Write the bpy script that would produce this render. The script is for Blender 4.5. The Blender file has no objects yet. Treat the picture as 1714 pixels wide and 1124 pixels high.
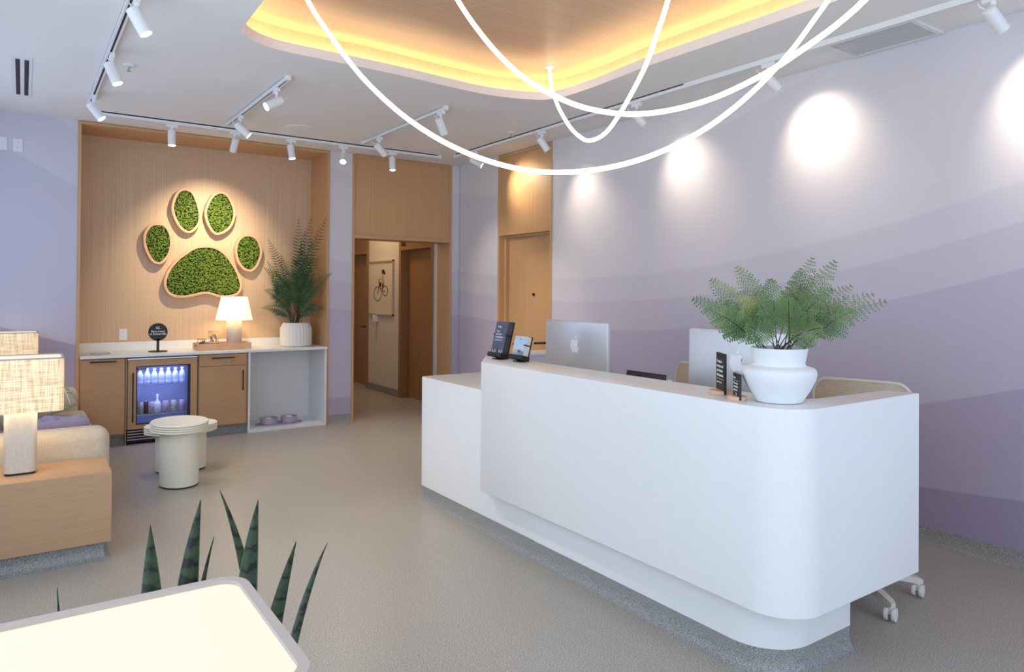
import bpy, bmesh, math, random
from mathutils import Vector, Matrix
from math import pi, sin, cos, radians as R, hypot, atan2

# ------------------------------------------------------------------ camera, world, daylight, exposure
SC = bpy.context.scene
COL = SC.collection
cam_d = bpy.data.cameras.new('camera')
cam = bpy.data.objects.new('camera', cam_d)
COL.objects.link(cam)
F_PX, YAW, PITCH, ROLL, CY = 1181.272, R(34.71764), R(.39869), R(.384927), 478.684
_c, _s = cos(YAW), sin(YAW)
_F = Vector((_s, _c, 0)); _R = Vector((_c, -_s, 0)); _U = Vector((0, 0, 1))
_F2 = _F*cos(PITCH) + _U*sin(PITCH); _U2 = _U*cos(PITCH) - _F*sin(PITCH)
_R3 = _R*cos(ROLL) + _U2*sin(ROLL); _U3 = _U2*cos(ROLL) - _R*sin(ROLL)
_m = Matrix((_R3, _U3, -_F2)).transposed().to_4x4()
_m.translation = (0, 0, 1.5)
cam.matrix_world = _m
cam_d.sensor_width = 36
cam_d.lens = F_PX/1714*36
cam_d.shift_y = -(562 - CY)/1714
cam_d.clip_start = .02
SC.camera = cam

world = bpy.data.worlds.new('sky'); SC.world = world
world.use_nodes = True
world.node_tree.nodes['Background'].inputs[0].default_value = (.72, .82, 1, 1)
world.node_tree.nodes['Background'].inputs[1].default_value = .9
SC.view_settings.view_transform = 'Standard'
SC.view_settings.look = 'None'
SC.view_settings.exposure = .3
SC.view_settings.gamma = 1
SC.view_settings.use_curve_mapping = False
SC.cycles.max_bounces = 8
SC.cycles.diffuse_bounces = 5
SC.cycles.glossy_bounces = 4
SC.cycles.transparent_max_bounces = 16
SC.cycles.sample_clamp_indirect = 4
SC.cycles.caustics_reflective = False
SC.cycles.caustics_refractive = False

def area(name, loc, rot, sx, sy, power, color, parent=None, spread=pi):
    l = bpy.data.lights.new(name, 'AREA'); l.shape = 'RECTANGLE'; l.size = sx; l.size_y = sy
    l.energy = power; l.color = color; l.spread = spread
    o = bpy.data.objects.new(name, l); COL.objects.link(o)
    o.location = loc; o.rotation_euler = rot; o.parent = parent
    return o
# daylight entering through the shop windows on the left and in front (out of frame)
area('daylight_left', (-.66, 1.6, 1.7), (0, R(-90), 0), 2.3, 5.2, 58, (.62, .80, 1))
area('daylight_sofa', (-.66, 6.0, 1.95), (0, R(-90), 0), 1.7, 2.6, 14, (.42, .60, 1))
area('daylight_front', (2.0, -2.24, 1.6), (R(90), 0, 0), 4.6, 2.4, 66, (.64, .80, 1))

ZC, YN, XR, YB = 3.058, 7.669, 4.504, 8.20     # ceiling, back wall, right wall, niche back

# ------------------------------------------------------------------ materials
def mat(name, color=(.8, .8, .8), rough=.5, metal=0, spec=.5, emit=None, es=0, alpha=1, trans=0, ior=1.45, sub=0):
    m = bpy.data.materials.new(name); m.use_nodes = True
    b = m.node_tree.nodes['Principled BSDF']
    b.inputs['Base Color'].default_value = (*color, 1)
    b.inputs['Roughness'].default_value = rough
    b.inputs['Metallic'].default_value = metal
    b.inputs['Specular IOR Level'].default_value = spec
    b.inputs['Alpha'].default_value = alpha
    b.inputs['Transmission Weight'].default_value = trans
    b.inputs['IOR'].default_value = ior
    if emit:
        b.inputs['Emission Color'].default_value = (*emit, 1)
        b.inputs['Emission Strength'].default_value = es
    return m
def N(m, t, **kw):
    n = m.node_tree.nodes.new(t)
    for k, v in kw.items(): setattr(n, k, v)
    return n
def LK(m, a, b): m.node_tree.links.new(a, b)
def BS(m): return m.node_tree.nodes['Principled BSDF']
def ramp(m, fac, stops, interp='LINEAR'):
    r = N(m, 'ShaderNodeValToRGB'); r.color_ramp.interpolation = interp
    e = r.color_ramp.elements
    e[0].position, e[0].color = stops[0][0], (*stops[0][1], 1)
    e[1].position, e[1].color = stops[-1][0], (*stops[-1][1], 1)
    for p, c in stops[1:-1]:
        x = e.new(p); x.color = (*c, 1)
    LK(m, fac, r.inputs[0]); return r.outputs[0]
def coords(m, scale=(1, 1, 1), kind='Object'):
    t = N(m, 'ShaderNodeTexCoord'); mp = N(m, 'ShaderNodeMapping')
    mp.inputs['Scale'].default_value = scale
    LK(m, t.outputs[kind], mp.inputs[0]); return mp.outputs[0]
def noise(m, vec, scale=5, detail=2, rough=.5):
    n = N(m, 'ShaderNodeTexNoise'); n.inputs['Scale'].default_value = scale
    n.inputs['Detail'].default_value = detail; n.inputs['Roughness'].default_value = rough
    LK(m, vec, n.inputs['Vector']); return n.outputs[0]
def bump(m, h, strength=.2, dist=.002):
    b = N(m, 'ShaderNodeBump'); b.inputs['Strength'].default_value = strength; b.inputs['Distance'].default_value = dist
    LK(m, h, b.inputs['Height']); LK(m, b.outputs[0], BS(m).inputs['Normal'])
def wood(name, a, b, grain=(70, 70, 1.2), rough=.45):
    m = mat(name, a, rough, spec=.35)
    n1 = noise(m, coords(m, grain), 1.0, 4, .6)
    LK(m, ramp(m, n1, [(.3, a), (.7, b)]), BS(m).inputs['Base Color'])
    bump(m, n1, .06, .001); return m
def speckle(name, a, b, c, rough, scale=260):
    m = mat(name, a, rough, spec=.4)
    n = noise(m, coords(m), scale, 2, .7); 
    LK(m, ramp(m, n, [(.36, a), (.5, b), (.64, c)]), BS(m).inputs['Base Color']); return m
def fabric(name, a, b, scale=300, rough=.9, bs=.25):
    m = mat(name, a, rough, spec=.15)
    n1 = noise(m, coords(m, (1, 1, .12)), scale, 2); n2 = noise(m, coords(m, (.12, .12, 1)), scale, 2)
    mx = N(m, 'ShaderNodeMath', operation='ADD'); LK(m, n1, mx.inputs[0]); LK(m, n2, mx.inputs[1])
    hf = N(m, 'ShaderNodeMath', operation='MULTIPLY'); hf.inputs[1].default_value = .5; LK(m, mx.outputs[0], hf.inputs[0])
    LK(m, ramp(m, hf.outputs[0], [(.38, a), (.62, b)]), BS(m).inputs['Base Color'])
    bump(m, hf.outputs[0], bs, .002); return m

M = {}
M['ceiling'] = mat('ceiling_paint', (.83, .815, .795), .9, spec=.1)
M['white'] = mat('white_metal', (.80, .80, .80), .4)
M['wallwhite'] = mat('plain_wall_paint', (.68, .64, .58), .85, spec=.15)
M['oak'] = wood('oak_panel', (.52, .305, .15), (.575, .35, .178), (60, 60, 1.0))
M['oakh'] = wood('oak_cabinet', (.44, .26, .13), (.50, .305, .155), (9, 9, 140))
M['oakback'] = wood('oak_niche_back', (.53, .365, .23), (.66, .48, .32), (95, 95, .7))
M['oakceil'] = wood('oak_ceiling', (.52, .34, .21), (.62, .43, .28), (1.0, 75, 75))
M['oakart'] = wood('oak_frame', (.60, .36, .21), (.68, .43, .26), (12, 12, 12))
M['oakdark'] = wood('dark_oak_door', (.30, .15, .06), (.36, .19, .08), (60, 60, 1))
M['maple'] = wood('maple_disc', (.62, .40, .27), (.68, .46, .32), (20, 90, 20))
M['quartz'] = speckle('white_quartz', (.74, .74, .74), (.77, .77, .77), (.80, .80, .80), .28, 500)
M['floor'] = speckle('epoxy_floor', (.20, .185, .16), (.36, .335, .295), (.53, .50, .45), .34, 190)
M['cove'] = speckle('epoxy_base', (.13, .13, .13), (.27, .27, .26), (.40, .39, .38), .45, 230)
M['black'] = mat('black_metal', (.012, .012, .013), .45)
M['dark'] = mat('dark_slot', (.02, .02, .022), .6)
M['steel'] = mat('stainless_steel', (.55, .55, .55), .3, 1)
M['alu'] = mat('silver_aluminium', (.56, .57, .58), .35, .35)
M['logo'] = mat('polished_logo', (.82, .86, .90), .25, .1)
M['cream'] = mat('cream_plaster', (.80, .77, .65), .7, spec=.25)
M['sofa'] = fabric('beige_sofa_fabric', (.50, .44, .35), (.60, .53, .43), 260)
M['pillow'] = fabric('taupe_pillow', (.42, .36, .28), (.50, .43, .34), 240)
M['cord'] = fabric('ivory_cord', (.68, .62, .51), (.74, .68, .57), 300)
M['knot'] = fabric('lavender_velvet', (.36, .30, .40), (.42, .35, .46), 120)
M['lilac'] = mat('lilac_silicone', (.42, .34, .47), .55)
M['ceramic'] = mat('white_ceramic', (.76, .74, .70), .55)
M['stonew'] = mat('white_stoneware', (.74, .76, .77), .6)
_n = noise(M['stonew'], coords(M['stonew']), 60, 3); bump(M['stonew'], _n, .12, .002)
M['soil'] = mat('brown_soil', (.06, .04, .025), .95)
M['mossbed'] = mat('dark_moss_bed', (.022, .04, .008), .95)
M['moss'] = mat('green_moss', (.15, .24, .04), .95, spec=.1)
_n = noise(M['moss'], coords(M['moss']), 34, 3)
LK(M['moss'], ramp(M['moss'], _n, [(.3, (.06, .115, .016)), (.7, (.185, .25, .05))]), BS(M['moss']).inputs['Base Color'])
M['fern'] = mat('light_fern_green', (.16, .24, .10), .6, spec=.3)
_n = noise(M['fern'], coords(M['fern']), 9, 2)
LK(M['fern'], ramp(M['fern'], _n, [(.3, (.08, .15, .06)), (.55, (.135, .215, .08)), (.75, (.29, .34, .09))]), BS(M['fern']).inputs['Base Color'])
M['fern2'] = mat('dark_fern_green', (.035, .085, .03), .6, spec=.3)
_n = noise(M['fern2'], coords(M['fern2']), 8, 2)
LK(M['fern2'], ramp(M['fern2'], _n, [(.3, (.02, .055, .025)), (.7, (.065, .125, .04))]), BS(M['fern2']).inputs['Base Color'])
M['stem'] = mat('dark_stem', (.045, .035, .02), .7)
M['chair'] = mat('warm_white_plastic', (.60, .56, .49), .5)
M['mesh'] = mat('beige_knit', (.55, .48, .38), .9, spec=.1)
_w = N(M['mesh'], 'ShaderNodeTexWave', wave_type='BANDS', bands_direction='Z'); _w.inputs['Scale'].default_value = 30
_w.inputs['Distortion'].default_value = 3; _w.inputs['Detail'].default_value = 1
LK(M['mesh'], coords(M['mesh']), _w.inputs['Vector'])
LK(M['mesh'], ramp(M['mesh'], _w.outputs[0], [(.0, (.44, .37, .28)), (1, (.58, .51, .41))]), BS(M['mesh']).inputs['Base Color'])
M['amber'] = mat('brown_glass', (.10, .035, .02), .2)
M['treat'] = mat('brown_treats', (.40, .17, .09), .8)
M['treat2'] = mat('pale_treats', (.58, .45, .32), .8)
M['ink'] = mat('white_print', (.85, .85, .85), .6)
M['inkd'] = mat('navy_print', (.03, .05, .12), .6)
M['peep'] = mat('dark_peephole', (.03, .025, .02), .4)
M['bluegrey'] = mat('slate_card', (.075, .085, .135), .45)
def em(name, color, strength, base=(.8, .8, .8)):
    return mat(name, base, .5, emit=color, es=strength)
M['lens'] = em('lamp_lens', (1, .93, .80), 14)
M['led'] = em('warm_led_strip', (1, .73, .40), 50)
M['rope'] = em('glowing_mesh_tube', (1, .94, .84), 8)
_v = N(M['rope'], 'ShaderNodeTexVoronoi'); _v.inputs['Scale'].default_value = 190
LK(M['rope'], coords(M['rope']), _v.inputs['Vector'])
LK(M['rope'], ramp(M['rope'], _v.outputs['Distance'], [(.1, (1, .95, .84)), (.75, (.42, .32, .13))]), BS(M['rope']).inputs['Emission Color'])
M['diffuser'] = em('lit_diffuser', (1, .95, .76), .68, (.12, .12, .11))
M['bottle'] = mat('clear_bottle', (.80, .86, 1), .15, alpha=.72)
M['cap'] = mat('white_cap', (.75, .78, .9), .4)
def linen(name, lo, hi, strength):
    m = mat(name, (.6, .5, .38), .9, spec=.1)
    n1 = noise(m, coords(m, (1, 1, .05)), 170, 3); n2 = noise(m, coords(m, (.05, .05, 1)), 170, 3)
    mx = N(m, 'ShaderNodeMath', operation='ADD'); LK(m, n1, mx.inputs[0]); LK(m, n2, mx.inputs[1])
    hf = N(m, 'ShaderNodeMath', operation='MULTIPLY'); hf.inputs[1].default_value = .5; LK(m, mx.outputs[0], hf.inputs[0])
    c = ramp(m, hf.outputs[0], [(.38, lo), (.56, hi)])
    LK(m, c, BS(m).inputs['Emission Color']); BS(m).inputs['Emission Strength'].default_value = strength
    LK(m, ramp(m, hf.outputs[0], [(.38, (.40, .32, .22)), (.6, (.62, .52, .40))]), BS(m).inputs['Base Color'])
    bump(m, hf.outputs[0], .3, .002); return m
M['linen'] = linen('lit_linen', (.48, .30, .13), (.92, .70, .40), .62)
M['linenbase'] = fabric('linen_base', (.56, .49, .41), (.66, .58, .49), 330)
M['shade'] = em('lit_ivory_shade', (1, .90, .66), .66, (.8, .76, .66))
def glass_mat():
    m = bpy.data.materials.new('clear_glass'); m.use_nodes = True; nt = m.node_tree
    nt.nodes.clear()
    out = nt.nodes.new('ShaderNodeOutputMaterial'); mix = nt.nodes.new('ShaderNodeMixShader')
    t = nt.nodes.new('ShaderNodeBsdfTransparent'); g = nt.nodes.new('ShaderNodeBsdfGlossy'); g.inputs['Roughness'].default_value = .03
    fr = nt.nodes.new('ShaderNodeLayerWeight'); fr.inputs[0].default_value = .18
    t.inputs[0].default_value = (.95, .97, .97, 1)
    mu = nt.nodes.new('ShaderNodeMath'); mu.operation = 'MULTIPLY'; mu.inputs[1].default_value = .35
    nt.links.new(fr.outputs['Fresnel'], mu.inputs[0]); nt.links.new(mu.outputs[0], mix.inputs[0]); nt.links.new(t.outputs[0], mix.inputs[1]); nt.links.new(g.outputs[0], mix.inputs[2])
    nt.links.new(mix.outputs[0], out.inputs[0]); return m
M['glass'] = glass_mat()
def mural(name, axis, polys, colors):
    """lavender wall painting: bands divided by the curves z = poly(axis)"""
    m = mat(name, colors[0], .85, spec=.15)
    g = N(m, 'ShaderNodeNewGeometry'); sp = N(m, 'ShaderNodeSeparateXYZ'); LK(m, g.outputs['Position'], sp.inputs[0])
    col = None
    for p, c in zip(polys, colors[1:]):
        acc = None
        for k in p:
            if acc is None:
                v = N(m, 'ShaderNodeValue'); v.outputs[0].default_value = k; acc = v.outputs[0]
            else:
                a = N(m, 'ShaderNodeMath', operation='MULTIPLY_ADD')
                LK(m, acc, a.inputs[0]); LK(m, sp.outputs[axis], a.inputs[1]); a.inputs[2].default_value = k; acc = a.outputs[0]
        lt = N(m, 'ShaderNodeMath', operation='LESS_THAN'); LK(m, sp.outputs[2], lt.inputs[0]); LK(m, acc, lt.inputs[1])
        mx = N(m, 'ShaderNodeMix', data_type='RGBA')
        LK(m, lt.outputs[0], mx.inputs['Factor'])
        if col is None: mx.inputs[6].default_value = (*colors[0], 1)
        else: LK(m, col, mx.inputs[6])
        mx.inputs[7].default_value = (*c, 1); col = mx.outputs[2]
    LK(m, col, BS(m).inputs['Base Color']); return m
LAV = [(.70, .675, .695), (.645, .625, .665), (.60, .575, .64), (.55, .52, .605), (.485, .45, .555), (.40, .36, .48), (.32, .275, .40)]
M['mural_right'] = mural('mural_right', 1, [[-.00045, .05814, -.63416, 4.36772], [-.00178, .05586, -.44817, 2.70313], [-.00195, .05785, -.45776, 2.49039],
    [-.00241, .06219, -.47236, 2.24724], [-.0046, .0676, -.496, 1.62], [-.23455*.35, .50]], LAV)
M['mural_pillar'] = mural('mural_pillar', 0, [[-.2632, 3.6259], [-.1377, 2.2378], [-.1134, 1.9273], [-.0931, 1.5582], [-.0366, .3931]],
    [LAV[0], LAV[1], LAV[2], LAV[3], LAV[4], LAV[5]])
M['mural_left'] = mural('mural_left', 0, [[-.5812, 3.1873], [-.5446, 2.6605], [-.3216, 1.1034]], [LAV[1], LAV[2], LAV[3], LAV[5]])

# ------------------------------------------------------------------ helpers
def tag(o, label=None, cat=None, group=None, kind=None):
    if label: o['label'] = label
    if cat: o['category'] = cat
    if group: o['group'] = group
    if kind: o['kind'] = kind
    return o
def thing(name, label, cat, loc=(0, 0, 0), rz=0, group=None):
    o = bpy.data.objects.new(name, None); COL.objects.link(o)
    o.empty_display_size = .1
    o.location = loc; o.rotation_euler = (0, 0, rz)
    return tag(o, label, cat, group)
def obj(name, bm, m, parent=None, world=False, smooth=False, loc=None, label=None):
    """link bm as one mesh; world=True: coordinates are given in the room, else local to the parent"""
    base = None
    if parent is not None:
        base = parent
        while base.parent is not None: base = base.parent
    if world and base is not None:
        bmesh.ops.transform(bm, matrix=Matrix.Translation(-Vector(base.location)), verts=bm.verts)
    bmesh.ops.recalc_face_normals(bm, faces=bm.faces)
    me = bpy.data.meshes.new(name); bm.to_mesh(me); bm.free()
    for x in (m if isinstance(m, (list, tuple)) else [m]): me.materials.append(x)
    if smooth:
        for p in me.polygons: p.use_smooth = True
        if smooth != 'all': me.set_sharp_from_angle(angle=R(40))
    o = bpy.data.objects.new(name, me); COL.objects.link(o)
    if parent is not None: o.parent = parent
    if loc: o.location = loc
    if label: o['label'] = label
    return o
def BM(): return bmesh.new()
def box(bm, x0, y0, z0, x1, y1, z1, bev=0, seg=2, mi=0):
    r = bmesh.ops.create_cube(bm, size=1, matrix=Matrix.Translation(((x0+x1)/2, (y0+y1)/2, (z0+z1)/2)) @ Matrix.Diagonal((x1-x0, y1-y0, z1-z0, 1)))
    vs = r['verts']; fs = set(f for v in vs for f in v.link_faces)
    for f in fs: f.material_index = mi
    if bev:
        es = list(set(e for v in vs for e in v.link_edges))
        bmesh.ops.bevel(bm, geom=es, offset=bev, segments=seg, affect='EDGES', profile=.5)
    return bm
def ring(bm, co): return [bm.verts.new(c) for c in co]
def skin_rings(bm, rings, closed_ring=True, cap0=True, cap1=True, closed_path=False):
    n = len(rings[0]); prs = list(zip(rings, rings[1:]))
    if closed_path: prs.append((rings[-1], rings[0]))
    for a, b in prs:
        for i in range(n if closed_ring else n-1):
            j = (i+1) % n
            bm.faces.new((a[i], a[j], b[j], b[i]))
    if closed_ring and not closed_path:
        if cap0: bm.faces.new(list(reversed(rings[0])))
        if cap1: bm.faces.new(rings[-1])
def lathe(bm, prof, cx=0, cy=0, n=40, sx=1, sy=1, cap0=True, cap1=True, rib=None):
    rings = []
    for r, z in prof:
        co = []
        for i in range(n):
            a = 2*pi*i/n; rr = r*(1+(rib(a, z) if rib else 0))
            co.append((cx+rr*sx*cos(a), cy+rr*sy*sin(a), z))
        rings.append(ring(bm, co))
    skin_rings(bm, rings, True, cap0, cap1); return bm
def tube(bm, pts, r, n=8, closed=False, cap=True):
    pts = [Vector(p) for p in pts]; k = len(pts); rings = []
    rad = r if callable(r) else (lambda t: r)
    up = None
    for i, p in enumerate(pts):
        if closed: t = pts[(i+1) % k]-pts[i-1]
        else: t = pts[min(i+1, k-1)]-pts[max(i-1, 0)]
        t.normalize()
        if up is None:
            up = Vector((0, 0, 1)) if abs(t.z) < .9 else Vector((1, 0, 0))
        s = t.cross(up)
        if s.length < 1e-6: s = t.orthogonal()
        s.normalize(); up = s.cross(t).normalized()
        q = rad(i/max(k-1, 1))
        rings.append(ring(bm, [p+(s*cos(2*pi*j/n)+up*sin(2*pi*j/n))*q for j in range(n)]))
    skin_rings(bm, rings, True, cap, cap, closed); return bm
def prism(bm, poly, z0, z1, bev=0):
    """vertical prism over a plan polygon"""
    a = ring(bm, [(x, y, z0) for x, y in poly]); b = ring(bm, [(x, y, z1) for x, y in poly])
    n = len(poly)
    for i in range(n):
        j = (i+1) % n; bm.faces.new((a[i], a[j], b[j], b[i]))
    f0 = bm.faces.new(list(reversed(a))); f1 = bm.faces.new(b)
    if bev:
        es = list(f0.edges)+list(f1.edges)
        bmesh.ops.bevel(bm, geom=es, offset=bev, segments=2, affect='EDGES', profile=.5)
    return bm
def arc(cx, cy, r, a0, a1, n=12):
    return [(cx+r*cos(R(a0+(a1-a0)*i/n)), cy+r*sin(R(a0+(a1-a0)*i/n))) for i in range(n+1)]
def rrect(x0, y0, x1, y1, r, n=6):
    return arc(x1-r, y0+r, r, -90, 0, n)+arc(x1-r, y1-r, r, 0, 90, n)+arc(x0+r, y1-r, r, 90, 180, n)+arc(x0+r, y0+r, r, 180, 270, n)
def sweep(bm, path, prof, closed=False):
    """profile (outward, z) swept along a plan path; outward is to the right of travel"""
    k = len(path); rings = []
    for i in range(k):
        a = Vector(path[i-1] if (i > 0 or closed) else path[0]); b = Vector(path[(i+1) % k] if (i < k-1 or closed) else path[-1])
        p = Vector(path[i]); d1 = (p-a); d2 = (b-p)
        if d1.length < 1e-9: d1 = d2
        if d2.length < 1e-9: d2 = d1
        n1 = Vector((d1.y, -d1.x)).normalized(); n2 = Vector((d2.y, -d2.x)).normalized()
        n = (n1+n2).normalized(); n = n/max(.3, n.dot(n1))
        rings.append(ring(bm, [(p.x+n.x*o, p.y+n.y*o, z) for o, z in prof]))
    skin_rings(bm, rings, True, True, True, closed); return bm
def catmull(P, sub=6, closed=False):
    P = [Vector(p) for p in P]; n = len(P); out = []
    rng = n if closed else n-1
    for i in range(rng):
        if closed: a, b, c, d = P[i-1], P[i], P[(i+1) % n], P[(i+2) % n]
        else: a, b, c, d = P[max(i-1, 0)], P[i], P[i+1], P[min(i+2, n-1)]
        for s in range(sub):
            t = s/sub
            out.append(.5*((2*b)+(c-a)*t+(2*a-5*b+4*c-d)*t*t+(3*b-a-3*c+d)*t**3))
    if not closed: out.append(P[-1])
    return out
def text(name, body, size, parent, loc, rz=0, m=None, rx=90, align='CENTER', sx=1, extrude=.0004):
    """upright lettering, reading along +x of the parent and facing its -y"""
    c = bpy.data.curves.new(name, 'FONT'); c.body = body; c.size = size; c.align_x = align; c.align_y = 'CENTER'
    c.extrude = extrude; c.space_line = .95; c.materials.append(m or M['ink'])
    f = bpy.data.objects.new(name, c); COL.objects.link(f)
    me = bpy.data.meshes.new_from_object(f); bpy.data.objects.remove(f); bpy.data.curves.remove(c)
    o = bpy.data.objects.new(name, me); COL.objects.link(o); o.parent = parent
    o.location = loc; o.rotation_euler = (R(rx), 0, R(rz)); o.scale = (sx, 1, 1)
    return o
def copy_tree(o, parent=None):
    c = o.copy(); COL.objects.link(c)
    if parent is not None: c.parent = parent
    for ch in list(o.children): copy_tree(ch, c)
    return c
def struct(name, bm, m, parent=None, **k):
    o = obj(name, bm, m, parent, **k)
    if parent is None: o['kind'] = 'structure'
    return o

# ------------------------------------------------------------------ room shell
bm = BM(); box(bm, -2.2, -2.6, -.1, 6.2, 12.4, 0); struct('floor', bm, M['floor'])

HOLE = [(1.061, 4.30), (1.10, 4.46), (1.20, 4.57), (1.36, 4.635), (1.661, 4.648), (2.178, 4.66), (2.709, 4.705), (3.032, 4.715), (3.367, 4.634), (3.53, 4.474),
        (3.556, 4.07), (3.536, 3.661), (3.528, 3.317), (3.55, 2.64), (3.55, 2.09), (3.55, 1.2), (3.54, .75), (3.46, .48), (3.25, .34), (2.9, .30), (1.7, .30), (1.35, .34), (1.14, .48), (1.06, .75), (1.05, 1.5), (1.05, 3.0)]
HOLE = [(p.x, p.y) for p in catmull([(x, y, 0) for x, y in HOLE], 4, True)]
def offset_loop(loop, d):
    out = []; n = len(loop)
    for i in range(n):
        a, b, p = Vector(loop[i-1]), Vector(loop[(i+1) % n]), Vector(loop[i])
        t = (b-a).normalized(); out.append((p.x-t.y*d, p.y+t.x*d))
    return out
_area = sum(HOLE[i-1][0]*HOLE[i][1]-HOLE[i][0]*HOLE[i-1][1] for i in range(len(HOLE)))
SGN = 1 if _area < 0 else -1
OUT = offset_loop(HOLE, .14*SGN)
ZF, ZT = 3.122, 3.262
bm = BM()
outer = ring(bm, [(-.8, -2.4, ZC), (6.2, -2.4, ZC), (6.2, 12.4, ZC), (-.8, 12.4, ZC)])
inner = ring(bm, [(x, y, ZC) for x, y in HOLE])
es = [bm.edges.new((v[i-1], v[i])) for v in (outer, inner) for i in range(len(v))]
bmesh.ops.triangle_fill(bm, edges=es, use_beauty=True)
ceil = struct('ceiling', bm, M['ceiling'])
bm = BM(); skin_rings(bm, [ring(bm, [(x, y, z) for x, y in HOLE]) for z in (ZC, ZF)]+[ring(bm, [(x, y, ZF) for x, y in offset_loop(HOLE, .02*SGN)])]+[ring(bm, [(x, y, ZF-.03) for x, y in offset_loop(HOLE, .02*SGN)])]+[ring(bm, [(x, y, ZF-.03) for x, y in OUT])], True, False, False)
obj('recess_fascia', bm, M['ceiling'], ceil)
bm = BM(); skin_rings(bm, [ring(bm, [(x, y, z) for x, y in OUT]) for z in (ZF-.03, ZT)], True, False, False)
obj('recess_side', bm, wood('oak_recess_side', (.58, .40, .25), (.66, .48, .32), (60, 60, 1)), ceil)
bm = BM(); bm.faces.new(ring(bm, [(x, y, ZT) for x, y in OUT])); bmesh.ops.triangulate(bm, faces=bm.faces)
obj('recess_panel', bm, M['oakceil'], ceil)
bm = BM(); tube(bm, [(x, y, ZF-.018) for x, y in offset_loop(HOLE, .085*SGN)], .006, 4, True)
obj('cove_light_strip', bm, M['led'], ceil)

# back wall with the niche and the passage cut out of it; the painted mural is on the two lavender parts
NX0, NX1, PX0, PX1 = .407, 2.815, 3.086, 4.383
bm = BM(); box(bm, -.8, YN, 0, NX0, YN+.12, ZC); wb = struct('wall_back', bm, M['mural_left'])
bm = BM(); box(bm, NX1, YN, 0, PX0, YN+.9, ZC); obj('mural_pier', bm, M['mural_pillar'], wb)
bm = BM(); box(bm, PX1, YN, 0, 4.9, YN+.1, ZC); obj('corner_pier', bm, M['mural_right'], wb)

# oak lining of the niche
TF = .028
wn = struct('wall_niche', box(BM(), NX0+.005, YB, 0, NX1-.005, YB+.05, ZC), M['oakback'])
for nm, a in (('lining_side', (NX0, YN-.012, 0, NX0+TF, YB, ZC-.004)), ('lining_side', (NX1-TF, YN-.012, 0, NX1, YB, ZC-.004)), ('lining_head', (NX0+TF, YN-.012, ZC-.004-TF, NX1-TF, YB, ZC-.004))):
    obj(nm, box(BM(), *a, .002, 1), M['oak'], wn)

# oak portal of the passage
tp = struct('trim_1', box(BM(), PX0, YN-.015, 0, PX0+.026, YN+.30, ZC-.004, .002, 1), M['oak'])
obj('portal_jamb', box(BM(), PX1-.026, YN-.015, 0, PX1, YN+.30, ZC-.004, .002, 1), M['oak'], tp)
obj('portal_head', box(BM(), PX0+.026, YN-.015, ZC-.034, PX1-.026, YN+.02, ZC-.004, .002, 1), M['oak'], tp)
obj('portal_rail', box(BM(), PX0+.026, YN-.015, 2.095, PX1-.026, YN+.30, 2.13, .002, 1), M['oak'], tp)
obj('portal_panel', box(BM(), PX0+.026, YN, 2.13, PX1-.026, YN+.3, ZC-.034), M['oak'], tp)

# hallway behind the passage
XH = 4.352
wh = struct('wall_hall', box(BM(), XH, 9.06, 0, XH+.12, 10.13, ZC), M['wallwhite'])
obj('wall_return', box(BM(), XH, YN+.30, 0, XH+.25, 8.055, ZC), M['wallwhite'], wh)
obj('far_wall', box(BM(), 2.9, 12.0, 0, 4.8, 12.1, ZC), M['wallwhite'], wh)
obj('side_wall', box(BM(), 2.9, YN+.3, 0, PX0, 12.0, ZC), M['wallwhite'], wh)
obj('hall_base', box(BM(), XH-.008, 9.06, 0, XH, 10.13, .10), M['cove'], wh)
def hall_door(n, y0, y1, hy):
    d = struct('door_%d' % n, box(BM(), XH+.10, y0+.02, .008, XH+.145, y1-.02, 2.06), M['oakdark'])
    obj('door_frame', box(BM(), XH-.012, y0-.045, 0, XH+.15, y0+.02, ZC), M['oakdark'], d)
    obj('door_frame', box(BM(), XH-.012, y1-.02, 0, XH+.15, y1+.045, ZC), M['oakdark'], d)
    obj('door_head', box(BM(), XH-.012, y0+.02, 2.06, XH+.15, y1-.02, 2.11), M['oakdark'], d)
    obj('transom_panel', box(BM(), XH+.05, y0+.02, 2.11, XH+.1, y1-.02, ZC), M['oakdark'], d)
    return d
d2 = hall_door(2, 8.10, 9.015, 8.3)
bm = BM(); lathe(bm, [(.017, 0), (.017, .012)], n=16); bmesh.ops.transform(bm, matrix=Matrix.Translation((XH+.10, 8.28, 1.49)) @ Matrix.Rotation(R(-90), 4, 'Y'), verts=bm.verts)
obj('peephole', bm, M['peep'], d2)
d3 = hall_door(3, 10.18, 11.1, 10.3)
bm = BM(); tube(bm, [(XH+.10, 10.36, .93), (XH+.03, 10.36, .93), (XH+.025, 10.47, .925)], .011, 8); obj('door_handle', bm, M['black'], d3)
l = bpy.data.lights.new('hall_fill', 'AREA'); l.size = .5; l.energy = 13; l.color = (1, .68, .38)  # added warm fill light for the dim hall, no fixture behind it
o = bpy.data.objects.new('hall_fill', l); COL.objects.link(o); o.location = (3.7, 9.4, ZC-.02)

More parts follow.
